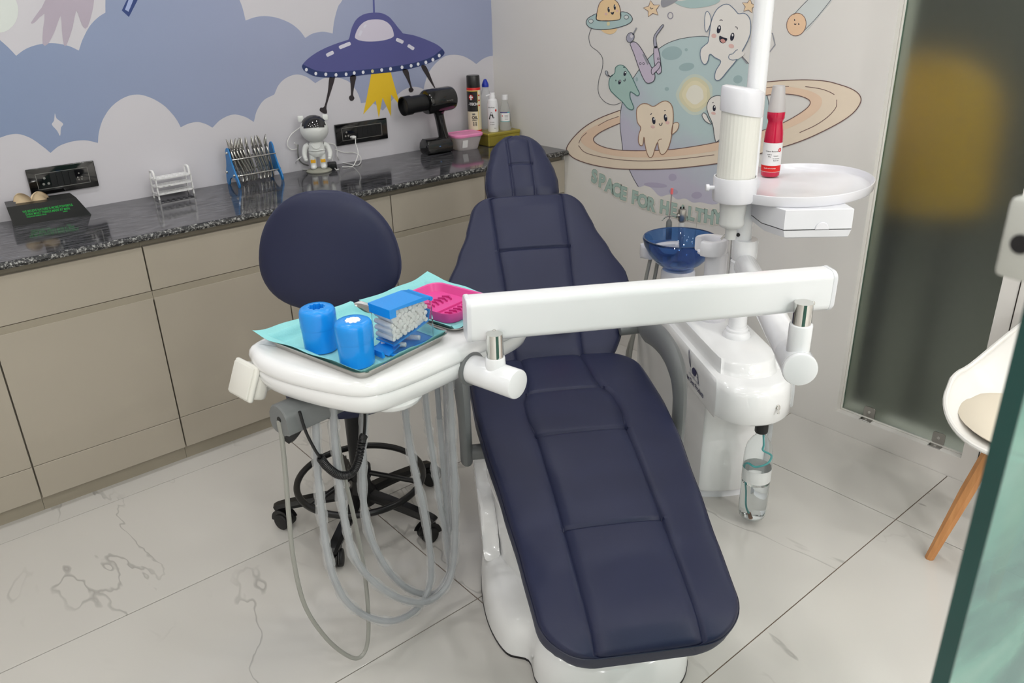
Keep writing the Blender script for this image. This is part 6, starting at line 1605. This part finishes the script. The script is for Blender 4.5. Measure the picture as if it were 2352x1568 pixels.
# gold tin with bottles
GT = thing('gold_tin', 'flat gold metal tin box in the worktop corner', 'tin box', (2.503, 3.116, TZ), radians(-3))
M_gold = mat('gold_metal', C(178, 164, 74), 0.3, 0.75, var=0.12, vscale=20)
obj('tin', box(-0.094, 0.094, -0.085, 0.085, 0, 0.050, 0.004, 1), M_gold, GT)
obj('tin_lid', box(-0.096, 0.096, -0.087, 0.087, 0.046, 0.062, 0.004, 1), M_gold, GT)
TT = TZ + 0.0622
def bottle_at(u, v, z): q = onz(u, v, z); return q
oc = Vector((2.418, 3.155, TT))
can = thing('oil_spray_can', 'tall black and cream oil spray can with black cap', 'spray can', oc)
aimc = math.atan2(-oc.y, -oc.x)
M_can = mat('can_cream', C(222, 214, 186), 0.35); M_canr = mat('can_red', C(206, 34, 28), 0.35); M_cank = mat('can_black', C(34, 34, 34), 0.3); M_cany = mat('can_yellow', C(226, 196, 74), 0.4)
obj('can_body', lathe([(0.030, 0.0), (0.0325, 0.002), (0.0325, 0.190), (0.030, 0.200)], 40), M_can, can)
obj('can_foot', lathe([(0.0328, 0.002), (0.0328, 0.008)], 40, cap=False), M_canr, can)
obj('can_collar', lathe([(0.0328, 0.190), (0.0328, 0.199), (0.031, 0.202)], 40, cap=False), M_canr, can)
obj('cap', lathe([(0.031, 0.200), (0.0318, 0.203), (0.031, 0.252), (0.029, 0.256), (0.0, 0.256)], 40), M_cank, can)
def wrapbox(r, a0, a1, z0, z1, n=14):
    V = []; F = []
    for i in range(n + 1):
        a = a0 + (a1 - a0) * i / n; V += [Vector((r * cos(a), r * sin(a), z0)), Vector((r * cos(a), r * sin(a), z1))]
    for i in range(n): F.append((2 * i, 2 * i + 2, 2 * i + 3, 2 * i + 1))
    return V, F
obj('label_sheet', wrapbox(0.03275, aimc - 2.2, aimc + 0.55, 0.094, 0.186), M_cank, can, label='black label panel')
obj('label_stripe', wrapbox(0.0329, aimc + 0.55, aimc + 0.62, 0.012, 0.188, 2), M_cany, can); obj('label_stripe', wrapbox(0.0329, aimc - 2.2, aimc + 0.62, 0.186, 0.189), M_cany, can)
def wtxt(par, s_, sz, r, a, z, m, bold=0.0003): obj('label_text', wrap(text_geo(s_, sz, bold=bold), r, a, z), m, par, smooth=False)
wtxt(can, '-TECH', 0.0165, 0.0331, aimc - 0.15, 0.128, M_lab, 0.0006); wtxt(can, 'OIL', 0.018, 0.0331, aimc + 0.02, 0.066, M_cank, 0.0007); wtxt(can, 'SPRAY', 0.009, 0.0331, aimc + 0.02, 0.054, M_cank, 0.0003)
obj('label_mark', wrap(([Vector((a, b, 0)) for a, b in circ(0, 0, 0.012, 20)], [tuple(range(20))]), 0.0332, aimc - 0.42, 0.160), M_canr, can, smooth=False)
obj('label_mark', wrap(([Vector((a, b, 0)) for a, b in ((-0.009, -0.003), (-0.003, -0.003), (-0.003, -0.013), (0.003, -0.013), (0.003, -0.003), (0.009, -0.003), (0.009, 0.003), (0.003, 0.003), (0.003, 0.009), (-0.003, 0.009), (-0.003, 0.003), (-0.009, 0.003))], [tuple(range(12))]), 0.0334, aimc - 0.42, 0.160), M_lab, can, smooth=False)
for k in range(4):
    obj('label_bar', wrapbox(0.0331, aimc - 0.28, aimc - 0.06, 0.028 + k * 0.005, 0.031 + k * 0.005, 4), M_cank, can); obj('label_bar', wrapbox(0.0331, aimc + 0.06, aimc + 0.30, 0.028 + k * 0.005, 0.031 + k * 0.005, 4), M_cank, can)
obj('label_bar', wrapbox(0.0331, aimc - 0.33, aimc + 0.10, 0.078, 0.086, 6), mat('can_grey', C(110, 110, 106), 0.5), can)
for k in range(3): obj('label_bar', wrapbox(0.0332, aimc + 0.66, aimc + 0.98, 0.118 + k * 0.023, 0.124 + k * 0.023, 4), M_canr, can)
sp = Vector((2.466, 3.075, TT))
spr = thing('cold_spray', 'white spray bottle with side nozzle and black print, on the gold tin', 'spray bottle', sp)
aims = math.atan2(-sp.y, -sp.x)
M_spw = mat('spray_white', C(230, 230, 232), 0.3)
obj('bottle', lathe([(0.024, 0.0), (0.0255, 0.003), (0.0255, 0.125), (0.022, 0.145), (0.014, 0.153)], 36), M_spw, spr)
obj('actuator', join(lathe([(0.0145, 0.152), (0.0145, 0.164), (0.0125, 0.168), (0.0125, 0.178), (0.0, 0.179)], 28), cyl((0.006 * cos(aims - 1.4), 0.006 * sin(aims - 1.4), 0.170), (0.030 * cos(aims - 1.4), 0.030 * sin(aims - 1.4), 0.165), 0.003, n=10)), M_spw, spr)
obj('label_mark', wrap(([Vector(p + (0,)) for p in ((-0.014, 0.0), (-0.006, 0.022), (-0.002, 0.03), (0.004, 0.03), (0.006, 0.022), (0.016, 0.004), (0.008, 0.002), (0.001, 0.016), (-0.004, 0.014), (-0.008, -0.004))], [tuple(range(10))]), 0.0258, aims - 0.3, 0.062), M_cank, spr, smooth=False)
for (s_, sz, a, z) in (('Endo-Frost', 0.0075, -0.3, 0.114), ('Cold spray', 0.005, -0.2, 0.046), ('for dentistry', 0.0042, -0.15, 0.036), ('200 ml', 0.004, 0.4, 0.018)): wtxt(spr, s_, sz, 0.0258, aims + a, z, M_ink, 0.0001)
obj('label_mark', wrap(([Vector((a, b, 0)) for a, b in ((0, 0.008), (0.006, 0), (0, -0.008), (-0.006, 0))], [(0, 1, 2, 3)]), 0.0258, aims + 0.62, 0.100), M_canr, spr, smooth=False)
cb_ = Vector((2.536, 3.068, TT))
clb = thing('saline_bottle', 'small clear bottle with white cap and printed label, on the gold tin', 'bottle', cb_)
aimb = math.atan2(-cb_.y, -cb_.x)
M_cl2 = mat('clear_bottle', (0.94, 0.96, 0.96, 1), 0.05, trans=0.9, ior=1.15, var=0.0)
cp = [(0.024, 0.0), (0.028, 0.004), (0.030, 0.014), (0.0285, 0.03), (0.0255, 0.038), (0.0255, 0.085), (0.023, 0.10), (0.016, 0.122), (0.0125, 0.135), (0.0125, 0.143)]
obj('bottle', lathe(cp, 36), M_cl2, clb)
obj('cap', lathe([(0.0148, 0.140), (0.0152, 0.142), (0.0146, 0.162), (0.0, 0.163)], 28), M_spw, clb)
obj('label_sheet', wrapbox(0.0258, aimb - 1.1, aimb + 0.95, 0.042, 0.086), M_lab, clb); obj('label_band', wrapbox(0.026, aimb - 1.1, aimb + 0.45, 0.081, 0.086), mat('label_navy', C(66, 62, 130), 0.5), clb); obj('label_band', wrapbox(0.026, aimb + 0.45, aimb + 0.95, 0.081, 0.086, 4), mat('label_teal', C(60, 178, 190), 0.5), clb); obj('label_band', wrapbox(0.026, aimb - 1.1, aimb + 0.95, 0.041, 0.0435), mat('label_teal', C(60, 178, 190), 0.5), clb)
for k in range(4): obj('label_bar', wrapbox(0.026, aimb - 0.1, aimb + 0.55, 0.070 - 0.006 * k, 0.0715 - 0.006 * k, 4), M_ink, clb)
obj('label_mark', wrap(([Vector((a, b, 0)) for a, b in circ(0, 0, 0.003, 12)], [tuple(range(12))]), 0.026, aimb - 0.55, 0.068), M_canr, clb, smooth=False)
bb = Vector((2.494, 3.16, TT))
blb = thing('blue_capped_bottle', 'tall clear bottle with a pointed blue cap behind the white spray bottle', 'bottle', bb)
obj('bottle', lathe([(0.024, 0.0), (0.026, 0.003), (0.026, 0.13), (0.022, 0.165), (0.0145, 0.185), (0.0145, 0.20)], 32), mat('milky_bottle', (0.9, 0.92, 0.94, 1), 0.2, trans=0.75, ior=1.15), blb)
obj('cap', lathe([(0.0165, 0.196), (0.0165, 0.207), (0.015, 0.212), (0.0085, 0.226), (0.006, 0.231), (0.0, 0.232)], 28), mat('blue_cap', C(26, 52, 170), 0.3), blb)

# blurred shapes behind the frosted pane
yp = thing('yellow_screen', 'large yellow upholstered screen blurred behind the frosted pane', 'screen', (2.93, 1.35, 0))
M_yel = mat('yellow_fabric', C(232, 178, 16), 0.8)
obj('panel', xf(prism(smooth2([(-0.29, 0.80), (0.27, 0.80), (0.31, 0.95), (0.27, 1.20), (0.1, 1.29), (-0.14, 1.29), (-0.29, 1.20), (-0.33, 0.95)], 4), -0.03, 0.03, 0.015, 2), plane_M((0, 0, 0), (0, 1, 0), (0, 0, 1))), M_yel, yp)
obj('post', join(box(-0.02, 0.02, -0.25, -0.21, 0.01, 0.86), box(-0.02, 0.02, 0.21, 0.25, 0.01, 0.86), box(-0.15, 0.15, -0.25, -0.21, 0, 0.02), box(-0.15, 0.15, 0.21, 0.25, 0, 0.02)), M_black, yp, smooth=False)
nv = thing('dark_bin', 'dark blue bin blurred behind the frosted pane', 'bin', (2.82, 1.335, 0))
obj('body', lathe([(0.07, 0.0), (0.075, 0.01), (0.092, 0.74), (0.094, 0.75), (0.088, 0.75), (0.085, 0.68), (0.0, 0.68)], 32), mat('bin_navy', C(18, 28, 44), 0.5), nv)
